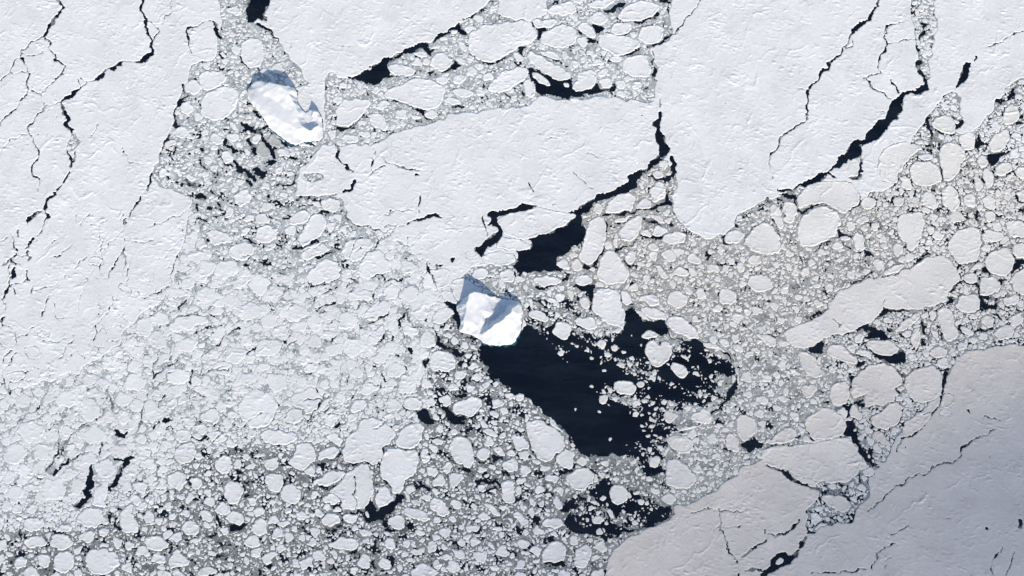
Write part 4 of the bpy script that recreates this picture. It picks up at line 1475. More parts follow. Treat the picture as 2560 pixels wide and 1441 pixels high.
# the unbroken pack is itself old floes welded together: their seams stay as ridges, and near the loose ice some are open cracks
g1 = np.full((NY, NX), BIG, np.float32); g2 = g1.copy()
tightm = blur(Z["grow"] > 5, 42)
tm2 = tightm[::h, ::h]
D2 = distance(~pack_mask[::h, ::h], 80)
D2 = np.where(pack_mask[::h, ::h], 80.0, 0).astype(np.float32)
r = 62.0
while r > 6.5:
    lim = np.where(tm2 > 0.03, 24.0, 70.0); low = np.where(tm2 > 0.03, 6.0, 13.0)
    cand = (D2 > r * 0.9) & (lim >= r) & (low <= r)
    ys_, xs_ = np.nonzero(cand)
    if len(ys_):
        n_max = 0.30 * len(ys_) * (STEP * h) ** 2 / (math.pi * r * r) + 1
        k_ = 0
        for o_ in rng.permutation(len(ys_)):
            j, i = ys_[o_], xs_[o_]
            if D2[j, i] <= r * 0.9:
                continue
            x, y = float(HX[i]), float(HY[j]); rr = r * rng.uniform(.85, 1.05)
            k = int((rr + r + 3) / (STEP * h)) + 1
            ja, jb, ia, ib = max(0, j - k), min(len(HY), j + k + 1), max(0, i - k), min(len(HX), i + k + 1)
            np.minimum(D2[ja:jb, ia:ib], np.maximum(np.hypot(HX[ia:ib][None, :] - x, HY[ja:jb][:, None] - y) - rr, 0), out=D2[ja:jb, ia:ib])
            w = window((x,), (y,), rr * 1.5 + 14)
            a = rng.uniform(0, math.pi); el = 1 + min(.5, abs(rng.normal(0, .25)))
            px, py = WX[w] + 1.5 * big[w] - np.float32(x), WY[w] - 1.5 * big[w] - np.float32(y)
            u = (px * math.cos(a) + py * math.sin(a)) / el; v = (-px * math.sin(a) + py * math.cos(a)) * el
            th = np.arctan2(v, u); ph = rng.uniform(0, 6.28, 2)
            d = (np.hypot(u, v) - rr * (1 + .1 * np.cos(2 * th + ph[0]) + .08 * np.cos(3 * th + ph[1]))).astype(np.float32)
            b1, b2 = g1[w], g2[w]; m = d < b1
            b2[:] = np.where(m, b1, np.minimum(b2, d)); b1[:] = np.where(m, d, b1)
            k_ += 1
            if k_ > n_max:
                break
    r *= 0.88
gs = np.where(g1 < 40, np.minimum(g2 - g1, 30), 30)
open_m = np.clip(smooth_noise(48, 44) * 0.55 + tightm * 4.4 - 0.95, -1, 1.2)

# ice signed field S: positive inside a piece of ice
gap = np.where(Z["gap"] > 0, Z["gap"], 1.2)
gap = np.where(Z["grow"] > 5, 1.0 + 0.8 * smooth_noise(42, 45), gap)
grow = np.where(own < N_TRACED, 0.6, np.where(W < -1.0, 0.0, np.where(Z["grow"] > 0, Z["grow"], 0.5)))
s_fl = np.minimum(grow - f1, (np.minimum(f2, np.where(pack_mask, BIG, np.maximum(f_pack, 0) * 1.2)) - f1 - gap) * 0.6)
s_pk = np.minimum(-f_pack, np.where(open_m > 0, gs * 0.6 - 0.62 * np.minimum(open_m + 0.3, 1.0), 30))
# traced floes lying over the pack only leave a seam
take = (s_fl > 0) & (traced | ~pack_mask)
seam = pack_mask & (own >= 0) & (own < N_TRACED) & (f1 > 0) & (f1 < 1.3)
S = np.where(take, s_fl, np.where(pack_mask, s_pk, np.maximum(s_fl, s_pk)))
S = np.where(seam, -0.6, S)
S = np.where(take, np.minimum(S, WC), S)
S = np.where(take & (own >= N_TRACED) & (scat < 0), np.minimum(S, W + 1.2), S)
S = np.minimum(S, berg_sd - 1.2)
lab = np.where(S > 0, np.where(take, own + 2, 1), 0).astype(np.int32)

# ------------------------------------------------------------------ connected pieces
def components(lab):
    runs = []
    parent = []
    def find(a):
        while parent[a] != a:
            parent[a] = parent[parent[a]]; a = parent[a]
        return a
    out = np.zeros(lab.shape, np.int32)
    prev = []
    for j in range(lab.shape[0]):
        row = lab[j]
        ch = np.flatnonzero(np.diff(row)) + 1
        st = np.concatenate(([0], ch)); en = np.concatenate((ch, [len(row)]))
        keep = row[st] > 0
        cur = []
        k = 0
        for a, b in zip(st[keep].tolist(), en[keep].tolist()):
            v = int(row[a]); rid = len(parent); parent.append(rid)
            while k < len(prev) and prev[k][1] <= a:
                k += 1
            q = k
            while q < len(prev) and prev[q][0] < b:
                if prev[q][2] == v:
                    ra, rb = find(rid), find(prev[q][3])
                    if ra != rb:
                        parent[max(ra, rb)] = min(ra, rb)
                q += 1
            cur.append((a, b, v, rid)); runs.append((j, a, b, rid))
        prev = cur
    roots = np.array([find(i) for i in range(len(parent))], np.int64)
    uniq, inv = np.unique(roots, return_inverse=True)
    for j, a, b, rid in runs:
        out[j, a:b] = inv[rid] + 1
    return out, len(uniq)
comp, NC = components(lab)
areas = np.bincount(comp.ravel(), minlength=NC + 1).astype(float) * STEP * STEP
comp[(areas < 5.0)[comp]] = 0                   # crumbs
S[(comp == 0) & (S > 0)] = -0.3

# ------------------------------------------------------------------ snow relief
edge = np.clip(S, -3, 12)
def worley(cell, seed):
    r = np.random.default_rng(seed)
    nx, ny = int((X1 - X0) / cell) + 3, int((Y1 - Y0) / cell) + 3
    jx, jy = r.random((ny, nx)).astype(np.float32), r.random((ny, nx)).astype(np.float32)
    ux = (WX + big * 6 - X0) / cell + 1; uy = (WY + np.roll(big, 300, 0) * 6 - Y0) / cell + 1
    ci, cj = np.clip(ux.astype(np.int32), 1, nx - 2), np.clip(uy.astype(np.int32), 1, ny - 2)
    a = np.full(ux.shape, 9, np.float32); b = a.copy()
    for dj in (-1, 0, 1):
        for di in (-1, 0, 1):
            d = np.hypot(ci + di + jx[cj + dj, ci + di] - ux, cj + dj + jy[cj + dj, ci + di] - uy)
            b = np.minimum(b, np.maximum(a, d)); a = np.minimum(a, d)
    return (b - a) * cell * 0.6
patch = smooth_noise(90, 51)
n_f = smooth_noise(5.5, 52, ang=-16, ratio=2.2)
n_s = smooth_noise(8.5, 53, ang=-12, ratio=2.8)
n_m = smooth_noise(22, 54, ang=-20, ratio=1.5)
net3 = worley(170, 70); ridge3 = np.exp(-(net3 / 2.6) ** 2) * np.clip(smooth_noise(70, 71) + 0.2, 0, 1.6)
net = worley(48, 55); net2 = worley(19, 56)
ridge = np.exp(-(net / 2.0) ** 2) * np.clip(smooth_noise(30, 57) + 0.25, 0, 2)
ridge2 = np.exp(-(net2 / 1.7) ** 2) * np.clip(smooth_noise(40, 58) - 0.1, 0, 2)
relief = (0.028 * n_f + 0.035 * n_m + 0.36 * np.clip(n_s - 1.1, 0, None) + 0.26 * np.clip(n_f - 1.3, 0, None)) * np.clip(0.9 + 0.85 * patch, 0.06, 2.5)
relief -= 0.22 * np.clip(-n_s - 1.35, 0, None)
relief += np.where(pack_mask, 0.55 * np.exp(-(gs / 2.0) ** 2) * np.clip(smooth_noise(34, 60) + 0.35, 0, 1.8), 0)
relief += (0.75 * ridge3 + 0.35 * ridge + 0.42 * ridge2 * np.clip(0.6 + 0.5 * patch, 0, 1.6))
rim_n = np.clip(0.7 + 0.6 * smooth_noise(16, 59), 0.1, 2)
small = np.sqrt(areas)[comp]
rim_h = np.clip(small / 40.0, 0.25, 0.8) * np.where(small > 190, 0.22, 1.0) * (1.0 - 0.75 * np.clip(blur(Z['grow'] > 5, 9) * 2, 0, 1))
rim = rim_h * rim_n * np.exp(-((edge - 2.6) / 1.9) ** 2)
base_h = np.clip(0.55 + small / 80.0, 0.6, 1.05)
Hice = (base_h + relief + rim) * np.clip((edge + 0.5) / 1.8, 0.25, 1)

# corner grid: heights and positions (the outline is pulled onto S = 0)
def corners(a):
    p = np.pad(a, 1, mode='edge')
    return (p[:-1, :-1] + p[1:, :-1] + p[:-1, 1:] + p[1:, 1:]) * 0.25
HC = corners(Hice)
SCn = corners(np.clip(S, -2, 2))
gSy, gSx = np.gradient(corners(np.clip(S, -4, 4)), STEP)
gm = np.maximum(np.hypot(gSx, gSy), 0.3)
sh = np.clip(-SCn / gm, -0.62 * STEP, 0.62 * STEP)
near = (np.abs(SCn) < 1.5)
CX = (X0 + np.arange(NX + 1) * STEP)[None, :] + np.where(near, sh * gSx / gm, 0)
CY = (Y0 + np.arange(NY + 1) * STEP)[:, None] + np.where(near, sh * gSy / gm, 0)
CW = NX + 1

def sheet_mesh(cells, height, skirt_lab=None, z_low=-0.6):
    """quads for the given cell indices (flat); outline sides hang down to z_low"""
    j, i = np.divmod(cells, NX)
    c00 = j * CW + i
    quads = np.stack([c00, c00 + 1, c00 + 1 + CW, c00 + CW], 1)
    ids, inv = np.unique(quads, return_inverse=True)
    quads = inv.reshape(-1, 4)
    vx, vy, vz = CX.ravel()[ids], CY.ravel()[ids], height.ravel()[ids]
    verts = np.stack([vx, vy, vz], 1)
    smooth = np.ones(len(quads), bool)
    if skirt_lab is not None:
        L_ = skirt_lab
        v = L_.ravel()[cells]
        Lp = np.pad(L_, 1, constant_values=-1)
        sides = []
        for dj, di, a, b in ((-1, 0, 0, 1), (0, 1, 1, 2), (1, 0, 2, 3), (0, -1, 3, 0)):
            m = Lp[j + 1 + dj, i + 1 + di] != v
            sides.append(quads[m][:, [a, b]])
        e = np.concatenate(sides)
        if len(e):
            top = verts[e.ravel()].reshape(-1, 2, 3)
            bot = top.copy(); bot[:, :, 2] = z_low
            n0 = len(verts)
            sv = np.concatenate([top, bot[:, ::-1]], 1).reshape(-1, 3)
            verts = np.concatenate([verts, sv])
            sq = n0 + np.arange(len(sv)).reshape(-1, 4)[:, [3, 2, 1, 0]]
            sq = sq[:, ::-1] if False else sq
            quads = np.concatenate([quads, sq]); smooth = np.concatenate([smooth, np.zeros(len(sq), bool)])
    return verts, quads, smooth, ids

# ------------------------------------------------------------------ brash and grease ice between the floes
dn = smooth_noise(28, 61, ang=-24, ratio=1.6) + 0.6 * smooth_noise(9, 62)
thr = np.where(Z["dark"] > 0, Z["dark"], 0.0)
# a quantile of the noise per zone leaves that share of the gaps as open water
from statistics import NormalDist
qs = {v: NormalDist(0, 1.17).inv_cdf(min(max(v, .004), .6)) for v in np.unique(thr)}
cut = np.zeros_like(dn)
for v, q in qs.items():
    cut[thr == v] = q
slush = zone_mask & (comp == 0) & (dn > cut) & (W > -0.6) & (berg_sd > 0)
slush |= ((scat >= 0) & (comp == 0) & (W < 0) & (np.kron(streak, np.ones((h, h)))[:NY, :NX] + 1.3 * np.exp(np.minimum(W, 0) / 22) > 1.25 + 0.35 * smooth_noise(7, 63)))
# stretches of the narrow cracks have frozen over again
slush |= (comp == 0) & (WC < 1.0) & (W > -1.6) & (smooth_noise(30, 66) > 0.0) & (berg_sd > 0)
# young grey ice along some lead margins
young = (comp == 0) & (W < -0.4) & (W > -4.0) & (smooth_noise(34, 67) > 0.85 - 0.12 * W) & (berg_sd > 9) & (scat < 0)
slush |= young
# a grid cell under every floe edge keeps slush and floe in contact
cells = np.flatnonzero(slush.ravel())
HS = corners(blur(np.where(Z['grow'] > 5, 0.5, 0.28), 8) + 0.10 * np.clip(smooth_noise(5, 64), -1, 2) + 0.05 * n_f)
HS = np.clip(HS, 0.03, 1.0)
CXs, CYs = CX, CY
v_, q_, s_, ids_ = sheet_mesh(cells, HS)
warm_light = np.clip(blur(Z["warm_light"], 45), 0, 1)
tone = corners(blur(np.where(Z["tone"] > 0, Z["tone"], 0.42), 12) * (1 + 0.10 * smooth_noise(50, 65)) * np.where(blur(young, 2.0) > 0.3, 0.42, 1.0))
o = mesh_object("brash_ice", v_, q_, M_SLUSH, s_, attr=(("tone", np.clip(tone.ravel()[ids_], 0.1, 0.75)), ("warm_light", corners(warm_light).ravel()[ids_])))
tag(o, "grey brash and grease ice filling the gaps between the white floes", "brash ice", kind="stuff")

# ------------------------------------------------------------------ rank the pieces by what the photograph shows of them
PXx, PYy = None, None
fx0, fy0 = ground(np.array([0, 2560, 0, 2560]), np.array([0, 0, 1441, 1441]))
def in_frame(x, y):
    t = (y - fy0[2]) / (fy0[0] - fy0[2])
    half = fx0[3] + (fx0[1] - fx0[3]) * t
    return (t >= 0) & (t <= 1) & (np.abs(x) <= half)
inf = in_frame(gx[None, :], gy[:, None])
area_in = np.bincount(comp[inf], minlength=NC + 1).astype(float)
area_in[0] = 0
order = np.argsort(-area_in)
MAX_THINGS = 296
things = [c for c in order[:MAX_THINGS] if area_in[c] > 0]
is_thing = np.zeros(NC + 1, bool); is_thing[things] = True

# pieces that are not in view or too many: small ones together, the pack beyond the frame together
flat = comp.ravel()
srt = np.argsort(flat, kind='stable')
starts = np.searchsorted(flat[srt], np.arange(NC + 2))
rest_small = np.flatnonzero((flat > 0) & ~is_thing[flat])
cxm = np.bincount(flat, weights=np.broadcast_to(gx[None, :], comp.shape).ravel(), minlength=NC + 1) / np.maximum(np.bincount(flat, minlength=NC + 1), 1)
cym = np.bincount(flat, weights=np.broadcast_to(gy[:, None], comp.shape).ravel(), minlength=NC + 1) / np.maximum(np.bincount(flat, minlength=NC + 1), 1)
east = (cxm > 140) & (cym < 330)
for sel, tint_, lb in ((~east, (0.80, 0.798, 0.793, 1), "countless small white ice cakes crowded between the western floes"),
                       (east, (0.785, 0.762, 0.725, 1), "countless small warm-light tinted ice cakes crowded between the eastern floes")):  # eastern cakes carry the warm light in their base colour
    v_, q_, s_, _ = sheet_mesh(rest_small[sel[flat[rest_small]]], HC, comp)
    o = mesh_object("small_floes", v_, q_, M_SNOW, s_)
    o.color = tint_
    tag(o, lb, "ice cakes", kind="stuff")

pieces = []
for c in things:
    cl = srt[starts[c]:starts[c + 1]]
    jj, ii = np.divmod(cl, NX)
    X_, Y_ = gx[ii], gy[jj]
    cx_, cy_ = float(X_.mean()), float(Y_.mean())
    cov = np.cov(np.stack([X_, Y_])) if len(X_) > 3 else np.eye(2)
    ev, evec = np.linalg.eigh(cov)
    elong = math.sqrt(max(ev[1], 1e-3) / max(ev[0], 1e-3))
    ang = math.degrees(math.atan2(evec[1, 1], evec[0, 1])) % 180
    k = int(lab.ravel()[cl[0]]) - 2
    pieces.append(dict(c=c, cells=cl, x=cx_, y=cy_, el=elong, ang=ang, area=float(len(cl)) * STEP * STEP, vis=area_in[c] * STEP * STEP, k=k,
                       grey=(k >= 0 and floe_kind[k] == 'G'), pack=(k < 0)))
# ------------------------------------------------------------------ describe each piece by its look and by the landmark it lies next to
LANDMARKS = [("the long iceberg", 715, 285, 85), ("the square iceberg", 1225, 800, 75), ("the big black pool", 1400, 980, 120), ("the pool's brash", 1590, 930, 70),
             ("the southern black pool", 1540, 1250, 95), ("the dark wedge of water", 920, 185, 60),
             ("the middle dark pool", 1360, 625, 70), ("the wide slanting lead", 2160, 350, 80), ("the forked black leads", 255, 1180, 60),
             ("the heart shaped floe", 1640, 885, 38), ("the long slanting floe", 2190, 745, 150), ("the short black slot", 2410, 185, 30), ("the dark top inlet", 650, 20, 30),
             ("the black comma pool", 2130, 1090, 55), ("the ink dark pocket", 950, 1285, 50), ("the black corner hollow", 1960, 1395, 40),
             ("the paired dark puddles", 1090, 1040, 55), ("the dark teardrop pool", 1890, 1112, 28), ("the dark zigzag lead", 1630, 420, 70), ("the curved dark strip", 1480, 225, 55),
             ("the west sheet's crack", 165, 330, 60), ("the dashed black cracks", 60, 640, 60), ("the lens shaped floe", 2210, 870, 40), ("the speckled dark patches", 640, 420, 60),
             ("the grey brash field", 1800, 740, 90), ("the crowded pancake field", 520, 850, 140), ("the north winding crack", 2020, 240, 50), ("the long corner crack", 2400, 1130, 80)]
LMK = [(n, *[float(v) for v in ground(px, py)], r_) for n, px, py, r_ in LANDMARKS]
DIRS = ["right of", "up and right of", "above", "up and left of", "left of", "down and left of", "below", "down and right of"]
def describe(p):
    d = 2 * math.sqrt(p["area"] / math.pi)
    size = next(w for lim, w in ((420, "vast"), (230, "huge"), (130, "very large"), (88, "large"), (62, "broad"), (46, "middling"), (35, "smallish"), (26, "small"), (0, "little")) if d > lim)
    if p["el"] > 2.1: shape = "narrow"
    elif p["el"] > 1.5: shape = "long"
    elif p["el"] > 1.2: shape = "oval"
    else: shape = "round" if d < 230 else "blocky"
    if p["el"] > 1.5:
        a = p["ang"]
        shape += " " + ("level" if a < 20 or a > 160 else "upright" if 70 < a < 110 else "rising" if a < 70 else "falling")
    best = min(LMK, key=lambda l: max(0, math.hypot(p["x"] - l[1], p["y"] - l[2]) - l[3]) + 0.15 * l[3])
    dx, dy = p["x"] - best[1], p["y"] - best[2]
    gap_ = math.hypot(dx, dy) - best[3] - d / 2
    where = DIRS[int(round(math.degrees(math.atan2(dy, dx)) / 45.0)) % 8]
    inside = math.hypot(dx, dy) < best[3] * 0.7
    far = "among" if inside else ("just " + where if gap_ < 35 else where if gap_ < 120 else "far " + where)
    if inside and ("floe" in best[0] or "iceberg" in best[0]):
        far = "beside"
    elif inside:
        far = "amid"
    noun = "ice sheet" if p["area"] > 9000 else "ice floe"
    hue = "dull grey" if p["grey"] else "white"
    p["cat"] = noun
    p["group"] = "sheets of pack ice between the leads" if p["area"] > 9000 else "ice floes adrift among the brash"
    return f"{size} {shape} {hue} {noun} {far} {best[0]}"
ORD = ["leftmost", "second", "third", "fourth", "fifth", "sixth", "seventh", "eighth", "ninth", "tenth"]
by = {}
for p in pieces:
    p["label"] = describe(p); by.setdefault(p["label"], []).append(p)
for lb, ps in by.items():
    if len(ps) == 2:
        ps.sort(key=lambda q: q["x"]) if abs(ps[0]["x"] - ps[1]["x"]) > abs(ps[0]["y"] - ps[1]["y"]) else ps.sort(key=lambda q: q["y"])
        w = ("left", "right") if abs(ps[0]["x"] - ps[1]["x"]) > abs(ps[0]["y"] - ps[1]["y"]) else ("lower", "upper")
        for q, s in zip(ps, w):
            q["label"] = f"{s} of two {lb}"
    elif len(ps) > 2:
        ps.sort(key=lambda q: q["x"])
        for k, q in enumerate(ps):
            q["label"] = f"{ORD[min(k, 9)]} from left, {lb}" if 0 < k < len(ps) - 1 else f"{'leftmost' if k == 0 else 'rightmost'} {lb}"
for p in pieces:
    if len(p["label"].replace(",", "").split()) > 16:
        p["label"] = p["label"].replace(" white ", " ").replace(" of dark water", "")
    if len(p["label"].replace(",", "").split()) > 16:
        p["label"] = p["label"].replace("just ", "").replace("far ", "").replace("the brash", "brash"); print("LONG", p["label"])
# ------------------------------------------------------------------ every sheet and floe in view is a thing of its own
for p in pieces:
    v_, q_, s_, _ = sheet_mesh(p["cells"], HC, comp)
    v_ = v_ - np.array([p["x"], p["y"], 0.0])
    name = "ice_sheet" if p["area"] > 9000 else "ice_floe"
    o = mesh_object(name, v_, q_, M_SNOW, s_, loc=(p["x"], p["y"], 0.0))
    if p["grey"]:
        o.color = (0.50, 0.51, 0.49, 1)
    else:
        t = rng.normal(0, 0.012)
        wm = 0.35 * float(warm_light.ravel()[p["cells"]].mean())
        # warmer, dimmer light toward east and south-east, painted into each floe's colour
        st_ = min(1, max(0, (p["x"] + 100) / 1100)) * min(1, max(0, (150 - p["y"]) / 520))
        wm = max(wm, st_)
        e_ = min(1, max(0, (p['x'] - 150) / 900)) * (1 - st_)
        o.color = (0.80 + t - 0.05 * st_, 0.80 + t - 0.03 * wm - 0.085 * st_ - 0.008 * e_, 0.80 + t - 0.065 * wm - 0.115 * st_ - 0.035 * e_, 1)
        if p["area"] > 30000 and p["y"] < -330 and p["x"] > 250:     # light falloff painted into the large south-eastern sheets
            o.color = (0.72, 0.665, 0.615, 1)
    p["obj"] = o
    tag(o, p.get("label", "white ice floe adrift in the pack"), p.get("cat", "ice floe"), p.get("group"))

# ------------------------------------------------------------------ icebergs: facets between measured ridge and shore points (x, y in the photograph, height in metres)
from mathutils.geometry import delaunay_2d_cdt
HTS_A = [6,9,16,18,24,27,27,6,6,6,8,5,4,4,4,8,6,4,4,3,2.5,2.5,2.5,2.5,2.5,2.5,2.5,2.5,2.5,2.5,9,10,10,9,8,8]
HTS_B = [2,3,4,10,24,28,29,24,14,5,5,10,9,6,6,4,3,2.5,2.5,2.3,2.3,2.3,2.3,2.5,3,4,4,3,3,3,3,2.5,2,2]
RIDGES_A = [[(702,222,27.5),(713,231,28),(725,240,28),(740,264,20),(748,297,15),(749,309,13.5),(762,324,14),(776,331,15.5),(790,322,15),(799,312,10)],
            [(640,228,13.5),(655,240,15.2),(690,258,17),(715,276,17),(738,299,15.5)],
            [(634,256,13),(655,275,13.6),(680,293,14.2),(705,307,14.2),(728,316,13.5),(747,327,12.5)],
            [(787,286,23),(796,294,13)],
            [(758,289,5),(768,294,2.5),(763,306,2.5),(772,315,1.5),(779,305,2),(780,293,5)],
            [(665,222,20.5),(684,230,24)], [(785,341,6.5),(765,343,7),(735,343,6.5),(712,334,6.5),(690,323,6.5)]]
RIDGES_B = [[(1173,742,28),(1168,765,23),(1164,785,18),(1160,805,15),(1155,824,8)],
            [(1224,746,13),(1222,760,14),(1228,772,13),(1231,788,12),(1220,782,14),(1207,783,15),(1202,800,14),(1199,820,11),(1198,836,7)],
            [(1238,756,3),(1250,766,1.5),(1240,790,1.5),(1215,800,1.5),(1206,825,2.5)], [(1268,764,2),(1260,781,1.5),(1228,804,1.5)],
            [(1206,840,9),(1222,828,20),(1235,820,25),(1248,811,29),(1260,803,30),(1272,791,31),(1282,778,30),(1293,766,18)],
            [(1238,843,12),(1265,840,11.5),(1287,824,11)], [(1190,762,21.5),(1186,785,17.5),(1182,808,14.5)]]
def facets(outline, hts, ridges, bx, by):
    pts = [(a, b_, h_) for (a, b_), h_ in zip(outline, hts)]
    n = len(pts); edges = [(k, (k + 1) % n) for k in range(n)]
    for rg in ridges:
        k0 = len(pts); pts += rg; edges += [(k0 + k, k0 + k + 1) for k in range(len(rg) - 1)]
    gxx, gyy = ground([p[0] for p in pts], [p[1] for p in pts])
    zz = np.array([p[2] for p in pts], float)
    vs, es, fs, ov, oe, of = delaunay_2d_cdt([Vector((x, y)) for x, y in zip(gxx, gyy)], edges, [], 0, 1e-4)
    hz = []
    for v, o_ in zip(vs, ov):
        hz.append(zz[o_[0]] if o_ else zz[np.argmin(np.hypot(gxx - v.x, gyy - v.y))])
    z = np.full(bx.shape, 2.0)
    for f in fs:
        (xa, ya), (xb, yb), (xc, yc) = [(vs[k].x, vs[k].y) for k in f]
        den = (yb - yc) * (xa - xc) + (xc - xb) * (ya - yc)
        if abs(den) < 1e-9:
            continue
        la = ((yb - yc) * (bx - xc) + (xc - xb) * (by - yc)) / den
        lb_ = ((yc - ya) * (bx - xc) + (xa - xc) * (by - yc)) / den
        m = (la >= -1e-6) & (lb_ >= -1e-6) & (la + lb_ <= 1 + 1e-6)
        z[m] = (la * hz[f[0]] + lb_ * hz[f[1]] + (1 - la - lb_) * hz[f[2]])[m]
    return z

def iceberg(outline, hts, ridges, foot, seed, label):
    bs = 0.8
    P = gpoly(outline); pc = chaikin(P, 2)
    x0, x1, y0, y1 = pc[:, 0].min() - 14, pc[:, 0].max() + 14, pc[:, 1].min() - 14, pc[:, 1].max() + 14
    nx, ny = int((x1 - x0) / bs), int((y1 - y0) / bs)
    bx = (x0 + (np.arange(nx) + .5) * bs)[None, :] + np.zeros((ny, 1)); by = (y0 + (np.arange(ny) + .5) * bs)[:, None] + np.zeros((1, nx))
    def nz(wl, sd): return smooth_noise(wl, sd, step=bs, shape=(ny, nx))
    ex, ey = bx + nz(9, seed) * 0.5, by + nz(9, seed + 1) * 0.5
    sd = poly_sdf(pc, ex.astype(np.float32), ey.astype(np.float32))
    z = facets(outline, hts, ridges, bx + nz(20, seed + 5) * 1.2, by + nz(20, seed + 6) * 1.2)
    outside = poly_sdf(P, bx.astype(np.float32), by.astype(np.float32))
    # carry the shore heights a little outward so that the blur does not round the cliffs off
    for _ in range(8):
        known = (outside < 0) if _ == 0 else known
        acc = np.zeros_like(z); cn = np.zeros_like(z)
        for dy_ in (-1, 0, 1):
            for dx_ in (-1, 0, 1):
                kk = np.roll(known, (dy_, dx_), (0, 1)); acc += np.roll(z, (dy_, dx_), (0, 1)) * kk; cn += kk
        z = np.where(known, z, np.where(cn > 0, acc / np.maximum(cn, 1), z)); known = known | (cn > 0)
    # soften the creases of the interpolation
    fy = np.fft.fftfreq(ny, bs)[:, None]; fx = np.fft.rfftfreq(nx, bs)[None, :]
    z = np.fft.irfft2(np.fft.rfft2(z) * np.exp(-2 * (math.pi * 0.8) ** 2 * (fx * fx + fy * fy)), s=(ny, nx))
    z = np.maximum(z, 1.6) + 0.05 * nz(14, seed + 2) + 0.03 * nz(5, seed + 3) - 0.7 * np.exp(-(nz(36, seed + 4) / 0.05) ** 2) * (nz(50, seed + 5) > 0.5)
    z = np.where(sd > -1.2, z - (sd + 1.2) * 0.9, z)
    body = sd < 0
    cw = nx + 1
    pz = np.pad(np.where(body, z, np.nan), 1, constant_values=np.nan)
    st = np.stack([pz[:-1, :-1], pz[1:, :-1], pz[:-1, 1:], pz[1:, 1:]])
    cnt = np.isfinite(st).sum(0); zc = np.where(cnt > 0, np.nansum(st, 0) / np.maximum(cnt, 1), 0)
    sp = np.pad(sd, 1, mode='edge'); s4 = (sp[:-1, :-1] + sp[1:, :-1] + sp[:-1, 1:] + sp[1:, 1:]) * .25
    gy_, gx_ = np.gradient(s4, bs); g = np.maximum(np.hypot(gx_, gy_), .4)
    mv = np.where(np.abs(s4) < 1.2 * bs, np.clip(-s4 / g, -.6 * bs, .6 * bs), 0)
    cxx = (x0 + np.arange(nx + 1) * bs)[None, :] + mv * gx_ / g; cyy = (y0 + np.arange(ny + 1) * bs)[:, None] + mv * gy_ / g
    cx0, cy0 = float(pc[:, 0].mean()), float(pc[:, 1].mean())
    def grid_mesh(mask, zz, low):
        jj, ii = np.nonzero(mask)
        c00 = jj * cw + ii
        quads = np.stack([c00, c00 + 1, c00 + 1 + cw, c00 + cw], 1)
        ids, inv = np.unique(quads, return_inverse=True); quads = inv.reshape(-1, 4)
        verts = np.stack([cxx.ravel()[ids] - cx0, cyy.ravel()[ids] - cy0, zz.ravel()[ids]], 1)
        smooth = np.ones(len(quads), bool)
        mp = np.pad(mask, 1); es = []
        for dj, di, a, b in ((-1, 0, 0, 1), (0, 1, 1, 2), (1, 0, 2, 3), (0, -1, 3, 0)):
            es.append(quads[~mp[jj + 1 + dj, ii + 1 + di]][:, [a, b]])
        e = np.concatenate(es)
        # cliff faces in four courses, slightly rough
        rows = 4
        top = verts[e.ravel()].reshape(-1, 2, 3)
        lv = []
        for k in range(rows + 1):
            t = top.copy(); t[:, :, 2] = top[:, :, 2] + (low - top[:, :, 2]) * (k / rows); lv.append(t)
        for k in range(rows):
            sv = np.stack([lv[k][:, 0], lv[k + 1][:, 0], lv[k + 1][:, 1], lv[k][:, 1]], 1).reshape(-1, 3)
            n0 = len(verts); verts = np.concatenate([verts, sv])
            quads = np.concatenate([quads, n0 + np.arange(len(sv)).reshape(-1, 4)]); smooth = np.concatenate([smooth, np.zeros(len(sv) // 4, bool)])
        return verts, quads, smooth
    root = bpy.data.objects.new("iceberg", None); root.location = (cx0, cy0, 0); col.objects.link(root)
    v_, q_, s_ = grid_mesh(body, zc, -1.5)
    mesh_object("ice_body", v_, q_, M_BERG, s_, parent=root)
    # ledge of wet ice at the waterline
    fsd = poly_sdf(gpoly(foot), ex.astype(np.float32) + nz(16, seed + 7) * 2.0, ey.astype(np.float32) + nz(16, seed + 8) * 2.0)
    ledge = (sd >= -1.0) & (fsd < 0)
    lz = np.full((ny + 1, nx + 1), 0.0) + np.clip(0.5 - 0.06 * np.maximum(s4, 0), 0.25, .5)
    v_, q_, s_ = grid_mesh(ledge, lz, -0.5)
    mesh_object("waterline_ledge", v_, q_, M_FOOT, s_, parent=root)
    tag(root, label, "iceberg", "icebergs frozen into the pack")
    return root

iceberg(BERG_A, HTS_A, RIDGES_A, [(664,312),(672,318),(690,330),(700,336),(720,352),(738,362),(752,358),(770,352),(795,350),(790,358),(765,360),(752,364),(740,370),(722,364),(698,346),(682,334),(668,326)], 500,
        "long white iceberg with a deep blue hollow and one sharp pinnacle near its lower end")
iceberg(BERG_B, HTS_B, RIDGES_B, [(1195,846),(1215,858),(1238,862),(1262,860),(1285,856),(1292,846),(1300,828),(1306,832),(1295,848),(1287,863),(1264,868),(1238,869),(1212,866),(1198,855)], 600,
        "square white iceberg with a curved shadowed bowl, at the head of the black pool")

